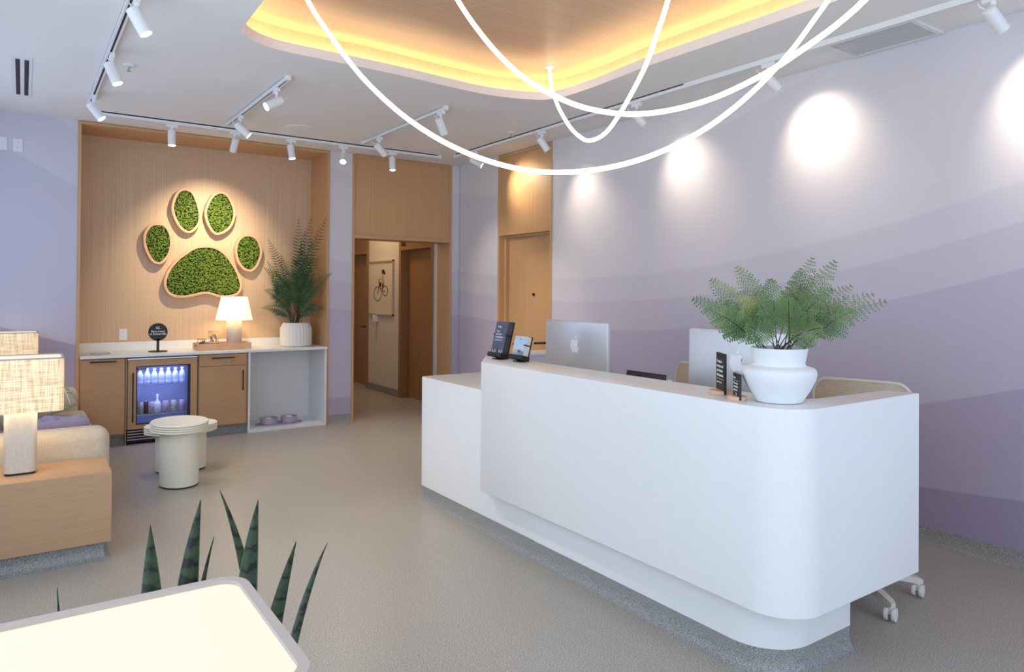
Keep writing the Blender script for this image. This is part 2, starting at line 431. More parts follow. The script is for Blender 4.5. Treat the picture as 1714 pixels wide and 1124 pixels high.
# right wall with its recessed oak door
YD1, YD2 = 6.78, 5.775
wr = struct('wall_right', box(BM(), XR, -2.4, 0, XR+.1, YD2, ZC), M['mural_right'])
obj('mural_pier', box(BM(), XR, YD1, 0, XR+.1, YN-.02, ZC), M['mural_right'], wr)
tr = struct('trim_2', box(BM(), XR-.012, YD1-.03, 0, XR+.16, YD1, ZC-.004, .002, 1), M['oak'])
obj('portal_jamb', box(BM(), XR-.012, YD2, 0, XR+.16, YD2+.03, ZC-.004, .002, 1), M['oak'], tr)
obj('portal_head', box(BM(), XR-.012, YD2+.03, ZC-.034, XR+.02, YD1-.03, ZC-.004, .002, 1), M['oak'], tr)
obj('portal_rail', box(BM(), XR-.012, YD2+.03, 2.13, XR+.16, YD1-.03, 2.16, .002, 1), M['oak'], tr)
obj('portal_panel', box(BM(), XR, YD2+.03, 2.16, XR+.1, YD1-.03, ZC-.034), M['oak'], tr)
d1 = struct('door_1', box(BM(), XR+.10, YD2+.05, .008, XR+.145, YD1-.075, 2.115), M['oak'])
obj('door_frame', box(BM(), XR+.06, YD1-.07, 0, XR+.16, YD1-.03, 2.13), M['oak'], d1)
obj('door_frame', box(BM(), XR+.06, YD2+.03, 0, XR+.16, YD2+.045, 2.13), M['oak'], d1)
obj('door_head', box(BM(), XR+.05, YD2+.03, 2.105, XR+.16, YD1-.03, 2.13), M['oak'], d1)
obj('leak_backing', box(BM(), XR+.17, YD2-.1, 0, XR+.2, YD1+.1, ZC), M['wallwhite'], wr)  # unseen slab added behind the door to stop outside light leaking in
bm = BM(); lathe(bm, [(.017, 0), (.017, .012)], n=16); bmesh.ops.transform(bm, matrix=Matrix.Translation((XR+.10, 6.22, 1.465)) @ Matrix.Rotation(R(-90), 4, 'Y'), verts=bm.verts)
obj('peephole', bm, M['peep'], d1)
bm = BM(); tube(bm, [(XR+.10, 5.93, .955), (XR+.02, 5.93, .955), (XR-.005, 6.0, .95), (XR-.005, 6.06, .945)], .012, 8); obj('door_handle', bm, M['black'], d1)

# cove base along the walls
COVE = [(0, 0), (.034, 0), (.017, .006), (.008, .02), (.006, .093), (0, .093)]
def cove(name, path): return struct(name, sweep(BM(), path, COVE), M['cove'], smooth=True)
cove('baseboard_right', [(XR, YD2), (XR, -2.4)])
cove('baseboard_corner', [(XR, YN), (XR, YD1)])
cove('baseboard_back', [(NX1, YN), (PX0, YN)])
cove('baseboard_left', [(-.8, YN), (NX0, YN)])

# window walls left of and behind the camera (out of frame); the daylight comes through their openings
def window_wall(name, horiz, pos, a0, a1, holes, t=.1):
    bmw = BM(); cuts = sorted(holes)
    def seg(u0, u1, z0, z1):
        if u1-u0 < 1e-4 or z1-z0 < 1e-4: return
        if horiz: box(bmw, u0, pos-t, z0, u1, pos, z1)
        else: box(bmw, pos-t, u0, z0, pos, u1, z1)
    u = a0
    for h0, h1, z0, z1 in cuts:
        seg(u, h0, 0, ZC); seg(h0, h1, 0, z0); seg(h0, h1, z1, ZC); u = h1
    seg(u, a1, 0, ZC)
    return struct(name, bmw, M['wallwhite'])
window_wall('wall_left', False, -.70, -2.3, 7.8, [(-1.0, 4.2, .5, 2.9), (4.7, 7.3, 1.1, 2.85)])
window_wall('wall_front', True, -2.28, -.8, 4.6, [(-.3, 4.3, .35, 2.85)])
def window_frame(n, horiz, pos, u0, u1, z0, z1, k):
    b = BM(); w = .05
    def seg(a, c, e, g):
        if horiz: box(b, a, pos-.05, e, c, pos+.01, g)
        else: box(b, pos-.05, a, e, pos+.01, c, g)
    seg(u0, u1, z0, z0+w); seg(u0, u1, z1-w, z1)
    for i in range(k+1):
        x = u0+(u1-u0-w)*i/k; seg(x, x+w, z0, z1)
    struct('window_%d' % n, b, M['white'])
window_frame(1, False, -.72, -1.0, 4.2, .5, 2.9, 3)
window_frame(2, False, -.72, 4.7, 7.3, 1.1, 2.85, 2)
window_frame(3, True, -2.30, -.3, 4.3, .35, 2.85, 3)

# ------------------------------------------------------------------ base cabinets in the niche
YF = 7.633
CT = .868
def bar(bm, p, q, r=.006, off=.03):
    p, q = Vector(p), Vector(q); d = (q-p).normalized()
    tube(bm, [p, q], r, 8)
    for e in (p+d*.02, q-d*.02): tube(bm, [e, e+Vector((0, off, 0))], r*.8, 6)
    return bm
def handle(parent, p, q): return obj('handle', bar(BM(), p, q), M['black'], parent, world=True)
t = thing('base_cabinet', 'oak pull-out cabinet with one wide front, left of the drinks fridge', 'cabinet', (.625, YF+.25, 0))
obj('body', box(BM(), .437, YF+.02, .10, .815, YB-.01, .838), M['oakh'], t, True)
f = obj('front_panel', box(BM(), .445, YF, .118, .806, YF+.02, .832, .0015, 1), M['oakh'], t, True)
handle(f, (.515, YF-.03, .812), (.733, YF-.03, .812))
obj('toe_kick', box(BM(), .437, YF+.06, 0, .815, YF+.075, .10), M['cove'], t, True)
t = thing('base_cabinet', 'oak cabinet with a drawer over a door, between fridge and white bay', 'cabinet', (1.69, YF+.25, 0))
obj('body', box(BM(), 1.459, YF+.02, .10, 1.940, YB-.01, .838), M['oakh'], t, True)
f = obj('drawer', box(BM(), 1.466, YF, .718, 1.924, YF+.02, .834, .0015, 1), M['oakh'], t, True)
handle(f, (1.580, YF-.03, .800), (1.801, YF-.03, .800))
f = obj('door', box(BM(), 1.466, YF, .110, 1.924, YF+.02, .713, .0015, 1), M['oakh'], t, True)
handle(f, (1.886, YF-.03, .456), (1.886, YF-.03, .666))
obj('toe_kick', box(BM(), 1.459, YF+.06, 0, 1.940, YF+.075, .10), M['cove'], t, True)
t = thing('open_cabinet', 'white quartz open bay at the right end of the counter, holding pet bowls', 'cabinet', (2.36, YF+.28, 0))
obj('side_panel', box(BM(), 1.944, YF-.004, 0, 1.964, YB-.02, .842, .001, 1), M['quartz'], t, True)
obj('side_panel', box(BM(), 2.762, YF-.004, 0, 2.785, YB-.02, .842, .001, 1), M['quartz'], t, True)
obj('back_panel', box(BM(), 1.964, YB-.045, .03, 2.762, YB-.02, .842), M['quartz'], t, True)
obj('bottom_panel', box(BM(), 1.964, YF-.004, 0, 2.762, YB-.045, .03, .001, 1), M['quartz'], t, True)
t = thing('countertop', 'long white quartz worktop with a low backsplash along the niche', 'countertop', (1.61, 7.9, .842))
obj('slab', box(BM(), .437, YF-.022, .842, 2.786, YB-.005, CT, .003, 2), M['quartz'], t, True)
obj('backsplash', box(BM(), .437, YB-.025, CT, 2.786, YB-.004, CT+.085, .002, 1), M['quartz'], t, True)

# drinks fridge
t = thing('drinks_fridge', 'oak-framed glass-door drinks fridge glowing blue inside', 'fridge', (1.137, YF+.25, 0))
FX0, FX1 = .822, 1.456
b = BM()
for a in ((FX0, YF+.03, .12, FX0+.03, YB-.03, .838), (FX1-.03, YF+.03, .12, FX1, YB-.03, .838), (FX0, YB-.06, .12, FX1, YB-.03, .838), (FX0, YF+.03, .12, FX1, YB-.03, .15), (FX0, YF+.03, .808, FX1, YB-.03, .838)): box(b, *a)
obj('cabinet_shell', b, mat('fridge_liner', (.34, .36, .40), .5), t, True)
b = BM(); GX0, GX1, GZ0, GZ1 = .902, 1.386, .19, .752
for a in ((FX0+.012, YF-.002, .150, GX0, YF+.025, .812), (GX1, YF-.002, .150, FX1-.012, YF+.025, .812), (GX0, YF-.002, .150, GX1, YF+.025, GZ0), (GX0, YF-.002, GZ1, GX1, YF+.025, .812)): box(b, *a)
door = obj('door', b, M['oakh'], t, True)
b = BM()
for a in ((GX0, YF+.0, GZ0, GX0+.010, YF+.03, GZ1), (GX1-.024, YF+.0, GZ0, GX1, YF+.03, GZ1), (GX0, YF, GZ1-.010, GX1, YF+.03, GZ1), (GX0, YF, GZ0, GX1, YF+.03, GZ0+.01)): box(b, *a)
obj('gasket', b, M['black'], door, True)
obj('glass_pane', box(BM(), GX0+.010, YF+.008, GZ0+.01, GX1-.024, YF+.012, GZ1-.01), M['glass'], door, True)
handle(door, (.872, YF-.038, .222), (.872, YF-.038, .695))
obj('hinge_strip', box(BM(), FX0+.004, YF-.004, .815, FX1-.004, YF+.03, .830, .002, 1), M['steel'], t, True)
obj('jamb_strip', box(BM(), .8155, YF+.001, 0, FX0-.001, YF+.03, .838), M['oakh'], t, True)
b = BM(); box(b, FX0, YF+.03, .02, FX1, YF+.045, .145)
obj('kick_plate', b, M['dark'], t, True)
b = BM()
for k in range(4): box(b, FX0+.01, YF+.004, .045+k*.026, FX1-.01, YF+.03, .056+k*.026)
obj('grille', b, M['steel'], t, True)
for z in (.560, .268):
    b = BM(); tube(b, [(FX0+.03, 7.69, z), (FX1-.03, 7.69, z)], .004, 6)
    for k in range(40): 
        x = FX0+.035+k*(FX1-FX0-.07)/39; tube(b, [(x, 7.69, z+.002), (x, 8.10, z+.002)], .0018, 4)
    obj('wire_shelf', b, M['steel'], t, True)
bd = obj('badge', box(BM(), .915, YF+.002, .712, .992, YF+.0075, .736), M['black'], door, True)
text('lettering', 'Perlick', .021, bd, (.9535-1.137, YF+.001-YF-.25, .724), m=M['ink'])
area('fridge_led', (1.13, 7.70, .795), (R(32), 0, 0), .45, .06, 4.2, (.24, .30, 1), spread=R(170))
area('fridge_led_lower', (1.13, 7.70, .548), (R(28), 0, 0), .45, .04, 1.0, (.34, .40, 1))

def bottle_proto():
    o = thing('water_bottle', 'x', 'bottle')
    obj('bottle_body', lathe(BM(), [(.027, 0), (.0295, .004), (.0295, .03), (.028, .034), (.0295, .038), (.0295, .075), (.027, .092), (.016, .118), (.011, .125), (.011, .133)], n=20), M['bottle'], o, smooth=True)
    obj('cap', lathe(BM(), [(.014, .131), (.014, .146), (.012, .148)], n=16), M['cap'], o, smooth=True)
    return o
bp = bottle_proto(); ORD = ['first', 'second', 'third', 'fourth', 'fifth', 'sixth', 'seventh']
for i in range(7):
    b_ = bp if i == 0 else copy_tree(bp)
    b_.location = (.950+i*.0632, 7.755, .5645)
    tag(b_, 'clear blue-lit water bottle on the upper fridge shelf, %s from the left' % ORD[i], 'bottle', 'water bottles in the fridge')
cans = [((.34, .34, .26), 'cream patterned drink can, first from the left on the lower fridge shelf'), ((.07, .03, .025), 'dark brown narrow can, second on the lower fridge shelf'),
        ((.45, .36, .45), 'pale lilac can, third on the lower fridge shelf'), None,
        ((.42, .34, .36), 'dusty pink can right of the white bottle in the fridge'), ((.42, .42, .36), 'grey-green can, second from the right on the lower fridge shelf'), ((.40, .30, .42), 'mauve can at the right end of the lower fridge shelf')]
xs = [.955, 1.006, 1.052, 1.105, 1.183, 1.257, 1.332]
for i, (x, c) in enumerate(zip(xs, cans)):
    if c is None:
        o = thing('milk_bottle', 'white round bottle with a slim neck among the fridge cans', 'bottle', (x, 7.76, .2725), group='drinks on the lower fridge shelf')
        obj('bottle_body', lathe(BM(), [(.031, 0), (.034, .005), (.034, .085), (.026, .105), (.010, .125), (.009, .165)], n=22), mat('white_bottle_plastic', (.62, .64, .68), .4), o, smooth=True)
        obj('cap', lathe(BM(), [(.011, .163), (.011, .183)], n=14), M['cap'], o, smooth=True)
        continue
    r = .019 if i == 1 else .0295
    cm = mat('can_print', c[0], .35, .2)
    n = noise(cm, coords(cm), 70, 2); LK(cm, ramp(cm, n, [(.42, c[0]), (.62, tuple(min(1, v*1.5+.05) for v in c[0]))]), BS(cm).inputs['Base Color'])
    o = thing('drink_can', c[1], 'can', (x, 7.76, .2725), group='drinks on the lower fridge shelf')
    obj('can_body', lathe(BM(), [(r*.82, 0), (r, .008), (r, .106), (r*.86, .118)], n=22), cm, o, smooth=True)
    obj('can_lid', lathe(BM(), [(r*.86, .1175), (r*.86, .1205), (r*.8, .119), (r*.3, .119)], n=22), M['steel'], o, smooth=True)

# ------------------------------------------------------------------ things on the counter
t = thing('counter_sign', 'round black sign on a stem, on the counter above the fridge', 'sign', (1.12, 7.86, CT))
obj('base_plate', lathe(BM(), [(.088, 0), (.088, .006), (.085, .008)], n=40), M['black'], t, smooth=True)
obj('stem', box(BM(), -.012, -.006, .007, .012, .006, .13), M['black'], t)
b = BM(); lathe(b, [(.088, -.006), (.0885, 0), (.088, .006)], n=48); bmesh.ops.transform(b, matrix=Matrix.Translation((0, 0, .198)) @ Matrix.Rotation(R(90), 4, 'X'), verts=b.verts)
dsc = obj('disc', b, M['black'], t, smooth=True)
text('lettering', 'EZ.', .030, dsc, (0, -.0075, .238))
text('lettering', 'Best treats', .0285, dsc, (0, -.0075, .204))
text('lettering', 'in Somerville', .0285, dsc, (0, -.0075, .178))
t = thing('grommet', 'thin tan round waste-hole ring set flat in the left end of the counter', 'ring', (.62, 7.86, CT))
b = BM(); tube(b, [(.085*cos(2*pi*i/40), .085*sin(2*pi*i/40), .0032) for i in range(40)], .003, 6, True); obj('rim', b, mat('tan_ring', (.45, .36, .25), .5), t, smooth=True)
obj('lid', lathe(BM(), [(.083, 0), (.083, .002)], n=40), M['quartz'], t)

TX0, TX1, TY0, TY1, TZ = 1.478, 2.0, 7.735, 8.045, CT
t = thing('serving_tray', 'oak serving tray with handle cut-outs under the jars and ivory lamp', 'tray', (1.74, 7.89, TZ))
obj('bottom', box(BM(), TX0+.01, TY0+.01, TZ+.002, TX1-.01, TY1-.01, TZ+.012), M['oakart'], t, True)
b = BM(); box(b, TX0, TY0, TZ, TX1, TY0+.012, TZ+.068, .002, 1); obj('tray_side', b, M['oakart'], t, True)
b = BM(); box(b, TX0, TY1-.012, TZ, TX1, TY1, TZ+.068, .002, 1); obj('tray_side', b, M['oakart'], t, True)
for x in (TX0, TX1-.012):
    b = BM(); y0, y1 = TY0+.012, TY1-.012; ym = (y0+y1)/2
    box(b, x, y0, TZ, x+.012, y1, TZ+.030); box(b, x, y0, TZ+.030, x+.012, ym-.045, TZ+.052); box(b, x, ym+.045, TZ+.030, x+.012, y1, TZ+.052); box(b, x, y0, TZ+.052, x+.012, y1, TZ+.068)
    obj('tray_end', b, M['oakart'], t, True)
def jar(label, x, y, r, h, m, seed, n=26, sq=1):
    z = TZ+.012; rnd = random.Random(seed)
    o = thing('treat_jar', label, 'jar', (x, y, z), group='treat jars on the tray')
    obj('glass_body', lathe(BM(), [(r*.9, 0), (r, .006), (r, h-.012), (r*.95, h-.006)], n=28, cap1=False), M['glass'], o, smooth=True)
    obj('lid', lathe(BM(), [(r*1.05, h-.010), (r*1.05, h), (r*1.0, h+.003)], n=28), M['oak'], o, smooth=True)
    b = BM()
    for i in range(n):
        a = rnd.random()*2*pi; q = r*.68*math.sqrt(rnd.random()); zz = .008+(h-.045)*rnd.random()*.85
        mt = Matrix.Translation((q*cos(a), q*sin(a), zz+.012)) @ Matrix.Rotation(rnd.random()*3, 4, 'X') @ Matrix.Rotation(rnd.random()*3, 4, 'Z') @ Matrix.Diagonal((.009, .006, .02, 1))
        bmesh.ops.create_icosphere(b, subdivisions=1, radius=1, matrix=mt)
    obj('treats', b, m, o, smooth='all')['kind'] = 'stuff'
    return o
jar('short glass jar of brown treats with flat wooden lid, front left of the tray', 1.533, 7.87, .046, .105, M['treat'], 3)
jar('tall glass jar of pale bone treats behind the short jars', 1.668, 7.97, .050, .175, M['treat2'], 4, 34)
jar('low wide glass jar of pink treats, nearest the lamp base', 1.630, 7.825, .052, .062, M['treat'], 5, 26)

t = thing('table_lamp', 'small ivory cone-shade lamp with cylinder base standing in the oak tray', 'lamp', (1.862, 7.905, TZ+.012))
obj('lamp_base', lathe(BM(), [(.074, 0), (.077, .004), (.077, .285), (.074, .289)], n=40), M['linenbase'], t, smooth=True)
obj('lamp_shade', lathe(BM(), [(.187, .293), (.132, .540), (.130, .540), (.184, .294)], n=48, cap0=False, cap1=False), M['shade'], t, smooth=True)
obj('stem', lathe(BM(), [(.008, .286), (.008, .42)], n=10), M['steel'], t)
obj('bulb', lathe(BM(), [(.012, .38), (.028, .41), (.032, .435), (.024, .46), (.006, .47)], n=16), em('warm_bulb', (1, .78, .45), 30), t, smooth=True)
l = bpy.data.lights.new('lamp_glow', 'POINT'); l.energy = 2.6; l.color = (1, .72, .38); l.shadow_soft_size = .05
o = bpy.data.objects.new('lamp_glow', l); COL.objects.link(o); o.parent = t; o.location = (0, 0, .34)

# ------------------------------------------------------------------ ferns
def leaf(bm, a, d, side, nrm, L, w, mi=0):
    """a pointed leaflet as a four-quad strip from a along d"""
    p = [a, a+d*L*.3+side*w*.5, a+d*L, a+d*L*.3-side*w*.5]
    q = a+d*L*.4+nrm*w*.15
    vs = [bm.verts.new(x) for x in p]; c = bm.verts.new(q)
    for i in range(4): bm.faces.new((vs[i], vs[(i+1) % 4], c))
def frond(base, tip, bow, width, npin, bip, rnd, bare=.22, stem_r=.0022, face=None):
    base, tip = Vector(base), Vector(tip)
    mid = base.lerp(tip, .5)+Vector(bow)
    def P(t): return base*(1-t)**2+mid*2*t*(1-t)+tip*t*t
    b = BM(); tube(b, [P(i/14) for i in range(15)], lambda t: stem_r*(1-.75*t), 5)
    fc = len(b.faces)
    axis = (tip-base).normalized()
    ref = Vector(face) if face else Vector((-.8, -.58, .25))
    for i in range(npin):
        u = i/(npin-1); t = bare+(1-bare)*u*.985
        p = P(t); tg = (P(min(1, t+.02))-P(max(0, t-.02))).normalized()
        nr = (ref-tg*ref.dot(tg)).normalized(); sd = tg.cross(nr).normalized()
        if bip: L = width*(1-u)**.78*(.55+.45*min(1, u*4+.2))+.007
        else: L = width*min(1, .45+u*2.2)*(1-u**2.2)+.005
        for s in (-1, 1):
            Lr = L*rnd.uniform(.86, 1.1)
            d = (sd*s*.86+tg*(.55 if bip else .38)+nr*rnd.uniform(-.25, .12)).normalized()
            sv = d.cross(nr).normalized()
            if bip:
                k = max(3, int(Lr/.0088)); droop = rnd.uniform(.1, .5)
                for j in range(k):
                    v = (j+.5)/k; q = p+d*Lr*v-Vector((0, 0, 1))*droop*Lr*v*v*.5
                    l2 = Lr*.29*(1-v)**.8+.004
                    for s2 in (-1, 1):
                        dd = (sv*s2*.75+d*.66).normalized()
                        leaf(b, q, dd, dd.cross(nr), nr, l2, .0054)
                leaf(b, p+d*Lr*.9-Vector((0, 0, 1))*droop*Lr*.4, d, sv, nr, .010, .004)
            else:
                leaf(b, p, d, sv, nr, Lr, max(.009, Lr*.17))
    for f in list(b.faces)[fc:]: f.material_index = 1
    return b

VX, VY, HU = 2.452, 1.688, 1.073
t = thing('potted_fern', 'lacy green fern in a white stoneware urn on the reception desk', 'plant', (VX, VY, HU))
pot = obj('urn', lathe(BM(), [(0.0769, 0.0), (0.0878, 0.0027), (0.0914, 0.0092), (0.1195, 0.0549), (0.1358, 0.0915), (0.1403, 0.1116), (0.1385, 0.1254), (0.1321, 0.1336), (0.1158, 0.1391), (0.1014, 0.1437), (0.0968, 0.151), (0.0995, 0.1647), (0.1068, 0.2068), (0.1077, 0.2114), (0.1032, 0.2123), (0.1005, 0.2013), (0.0977, 0.1876)], n=64), M['stonew'], t, smooth=True)
obj('soil', lathe(BM(), [(.0985, .180), (.0985, .190), (.05, .197)], n=32), mat('mossy_soil', (.07, .08, .03), .95), t)
FT = [(2.24, 1.94, 1.473), (2.339, 1.931, 1.552), (2.201, 1.846, 1.439), (2.426, 1.871, 1.605), (2.394, 1.686, 1.551), (2.689, 1.749, 1.601), (2.761, 1.638, 1.632), (2.748, 1.732, 1.648), (2.609, 1.562, 1.515), (2.865, 1.628, 1.532), (2.885, 1.493, 1.469), (2.942, 1.575, 1.497), (2.25, 1.812, 1.393), (2.294, 1.721, 1.372), (2.531, 1.557, 1.367), (2.687, 1.509, 1.431), (2.399, 1.611, 1.477), (2.535, 1.857, 1.499), (2.473, 1.961, 1.46), (2.78, 1.808, 1.526)]
rnd = random.Random(11)
for i, p in enumerate(FT):
    tip = Vector(p)-Vector((VX, VY, HU)); h = Vector((tip.x, tip.y, 0)); 
    base = Vector((rnd.uniform(-.05, .05), rnd.uniform(-.05, .05), .188)) + h.normalized()*.025
    obj('frond', frond(base, tip, (-h.x*.10, -h.y*.10, .03+.03*h.length), .084, 16, True, rnd, .33), [M['stem'], M['fern']], t)

PX, PY = 2.536, 7.93
t = thing('potted_fern', 'tall dark sword fern in a ribbed cream pot at the counter end', 'plant', (PX, PY, CT))
obj('pot', lathe(BM(), [(.150, 0), (.166, .006), (.168, .012), (.168, .19), (.166, .203), (.140, .255), (.134, .262), (.126, .262), (.122, .245), (.122, .22)], n=168, rib=lambda a, z: (.035*abs(sin(a*14)) if .01 < z < .258 else 0)), M['ceramic'], t, smooth=True)
obj('soil', lathe(BM(), [(.121, .222), (.121, .232)], n=24), M['soil'], t)
NT = [(2.561, 7.951, 2.33), (2.662, 7.821, 2.325), (2.757, 7.55, 2.322), (2.269, 8.13, 2.083), (2.243, 8.055, 1.822), (2.222, 8.15, 1.751), (2.218, 8.074, 1.494), (2.193, 8.094, 1.287), (2.818, 7.56, 1.684), (2.735, 7.60, 1.286), (2.68, 7.634, 1.353), (2.69, 7.70, 2.1), (2.528, 7.734, 1.992), (2.604, 7.658, 1.86), (2.447, 7.791, 1.859), (2.369, 7.967, 1.897), (2.69, 7.66, 1.866), (2.396, 7.829, 1.595), (2.568, 7.648, 1.661), (2.471, 7.715, 1.693), (2.651, 7.652, 1.531), (2.318, 8.126, 1.596), (2.586, 7.814, 2.166)]
for i, p in enumerate(NT):
    tip = Vector(p)-Vector((PX, PY, CT)); h = Vector((tip.x, tip.y, 0))
    base = Vector((rnd.uniform(-.06, .06), rnd.uniform(-.05, .05), .225))
    lift = .16 if tip.z < .95 else .02
    obj('frond', frond(base, tip, (-h.x*.25, -h.y*.25, lift), .112, 24, False, rnd, .30 if tip.z > .6 else .2, .0035, (-.25, -.95, .2)), [M['stem'], M['fern2']], t)

# ------------------------------------------------------------------ paw-print moss art
PAW = {
 'pad': [(1.612, 1.971), (1.703, 1.963), (1.783, 1.924), (1.865, 1.841), (1.937, 1.727), (1.985, 1.616), (1.998, 1.518), (1.951, 1.437), (1.857, 1.409), (1.753, 1.409), (1.673, 1.437), (1.605, 1.445), (1.516, 1.424), (1.418, 1.404), (1.309, 1.412), (1.234, 1.465), (1.207, 1.558), (1.238, 1.681), (1.322, 1.806), (1.435, 1.905), (1.523, 1.956)],
 'outer_left': [(1.138, 2.186), (1.223, 2.165), (1.277, 2.074), (1.289, 1.969), (1.263, 1.851), (1.2, 1.767), (1.147, 1.752), (1.09, 1.782), (1.042, 1.867), (1.013, 1.969), (1.02, 2.073), (1.066, 2.156)],
 'inner_left': [(1.402, 2.569), (1.484, 2.538), (1.535, 2.435), (1.566, 2.305), (1.554, 2.197), (1.499, 2.116), (1.439, 2.092), (1.373, 2.121), (1.313, 2.206), (1.274, 2.321), (1.284, 2.427), (1.331, 2.531)],
 'inner_right': [(1.76, 2.564), (1.835, 2.544), (1.895, 2.444), (1.922, 2.342), (1.897, 2.217), (1.828, 2.127), (1.73, 2.086), (1.667, 2.125), (1.615, 2.224), (1.597, 2.331), (1.63, 2.442), (1.686, 2.531)],
 'outer_right': [(2.064, 2.115), (2.149, 2.082), (2.199, 1.996), (2.212, 1.896), (2.176, 1.782), (2.128, 1.716), (2.074, 1.695), (1.996, 1.728), (1.936, 1.813), (1.915, 1.923), (1.934, 2.022), (1.987, 2.093)]}
def inside(p, poly):
    c = False; n = len(poly)
    for i in range(n):
        (x0, y0), (x1, y1) = poly[i-1], poly[i]
        if (y0 > p[1]) != (y1 > p[1]) and p[0] < (x1-x0)*(p[1]-y0)/(y1-y0)+x0: c = not c
    return c
def moss_piece(key, name, label):
    lp = [(p.x, p.y) for p in catmull([(x, z, 0) for x, z in PAW[key]], 6, True)]
    cx = sum(p[0] for p in lp)/len(lp); cz = sum(p[1] for p in lp)/len(lp)
    o = thing(name, label, 'wall art', (cx, YB, cz), group='moss paw print on the niche wall')
    lp = [(x-cx, z-cz) for x, z in lp]
    ar = sum(lp[i-1][0]*lp[i][1]-lp[i][0]*lp[i-1][1] for i in range(len(lp)))
    sg = 1 if ar > 0 else -1
    ins = offset_loop(lp, .027*sg)
    D = -.075
    b = BM(); skin_rings(b, [ring(b, [(x, y, z) for x, z in l]) for l, y in ((lp, 0), (lp, D+.004), (offset_loop(lp, .004*sg), D), (offset_loop(ins, -.004*sg), D), (ins, D+.004), (ins, 0))], True, False, False, True)
    obj('frame', b, M['oakart'], o, smooth=True)
    b = BM(); skin_rings(b, [ring(b, [(x, y, z) for x, z in ins]) for y in (-.004, -.05)], True, True, True)
    obj('backing', b, M['mossbed'], o)
    rn = random.Random(len(key)*7); b = BM()
    step = .019; x = min(p[0] for p in ins)
    core = offset_loop(lp, .030*sg)
    while x < max(p[0] for p in ins):
        z = min(p[1] for p in ins)
        while z < max(p[1] for p in ins):
            q = (x+rn.uniform(-.008, .008), z+rn.uniform(-.008, .008))
            if inside(q, core):
                r = rn.uniform(.009, .0155)
                mt = Matrix.Translation((q[0], -.052-rn.uniform(0, .012), q[1])) @ Matrix.Rotation(rn.random()*3, 4, 'Y') @ Matrix.Diagonal((r*1.15, r*.95, r*.8, 1))
                bmesh.ops.create_icosphere(b, subdivisions=2, radius=1, matrix=mt)
            z += step
        x += step
    for v in b.verts: v.co += Vector((rn.uniform(-1, 1), rn.uniform(-1, 1), rn.uniform(-1, 1)))*.0018
    obj('moss', b, M['moss'], o, smooth='all')
moss_piece('pad', 'moss_pad', 'large bean-shaped moss paw pad in an oak frame on the niche wall')
moss_piece('outer_left', 'moss_toe', 'oval moss paw toe in oak frame, leftmost on the niche wall')
moss_piece('inner_left', 'moss_toe', 'oval moss paw toe, left one of the upper pair')
moss_piece('inner_right', 'moss_toe', 'oval moss paw toe, right one of the upper pair')
moss_piece('outer_right', 'moss_toe', 'smallest oval moss paw toe, beside the tall fern')

# ------------------------------------------------------------------ outlets
def outlet(label, x, y, z, duplex=True):
    o = thing('wall_outlet', label, 'outlet', (x, y, z))
    obj('cover_plate', box(BM(), -.036, -.006, -.058, .036, 0, .058, .002, 2), mat('white_plastic', (.75, .76, .78), .4), o)
    for dz in ((.024, -.024) if duplex else ()):
        b = BM(); lathe(b, [(.0165, 0), (.0165, .002)], n=20); bmesh.ops.transform(b, matrix=Matrix.Translation((0, -.006, dz)) @ Matrix.Rotation(R(90), 4, 'X'), verts=b.verts)
        s = obj('socket', b, M['white'], o)
        b = BM(); box(b, -.0075, -.0092, dz, -.0045, -.0078, dz+.009); box(b, .0045, -.0092, dz, .0075, -.0078, dz+.008); box(b, -.002, -.0092, dz-.010, .002, -.0078, dz-.005)
        obj('slots', b, M['dark'], s)
outlet('white duplex outlet high on the lavender wall above the sofa lamps', -.049, YN, 2.768)
outlet('blank white plate at the left edge of the frame, beside the high outlet', -.163, YN, 2.772, False)
outlet('white duplex outlet on the oak niche wall above the counter', .846, YB, 1.030)

# ------------------------------------------------------------------ pet bowls
t = thing('feeding_mat', 'oval lilac silicone mat on the floor of the white bay', 'mat', (2.325, 7.83, .030))
b = BM(); lathe(b, [(.98, 0), (1, .004), (1, .010), (.985, .012), (.97, .008)], n=48); bmesh.ops.scale(b, vec=(.255, .125, 1), verts=b.verts)
obj('mat_body', b, M['lilac'], t, smooth=True)
for i, (x, lb) in enumerate(((2.215, 'lilac pet bowl with steel liner, left one on the lilac mat'), (2.435, 'lilac pet bowl with steel liner, right one on the lilac mat'))):
    o = thing('pet_bowl', lb, 'bowl', (x, 7.83, .0385), group='pet bowls in the white bay')
    obj('outer_shell', lathe(BM(), [(.082, 0), (.088, .004), (.088, .066), (.085, .069), (.080, .066)], n=40, cap1=False), M['lilac'], o, smooth=True)
    obj('steel_liner', lathe(BM(), [(.083, .069), (.079, .066), (.070, .03), (.055, .02)], n=40, cap0=False), M['steel'], o, smooth=True)

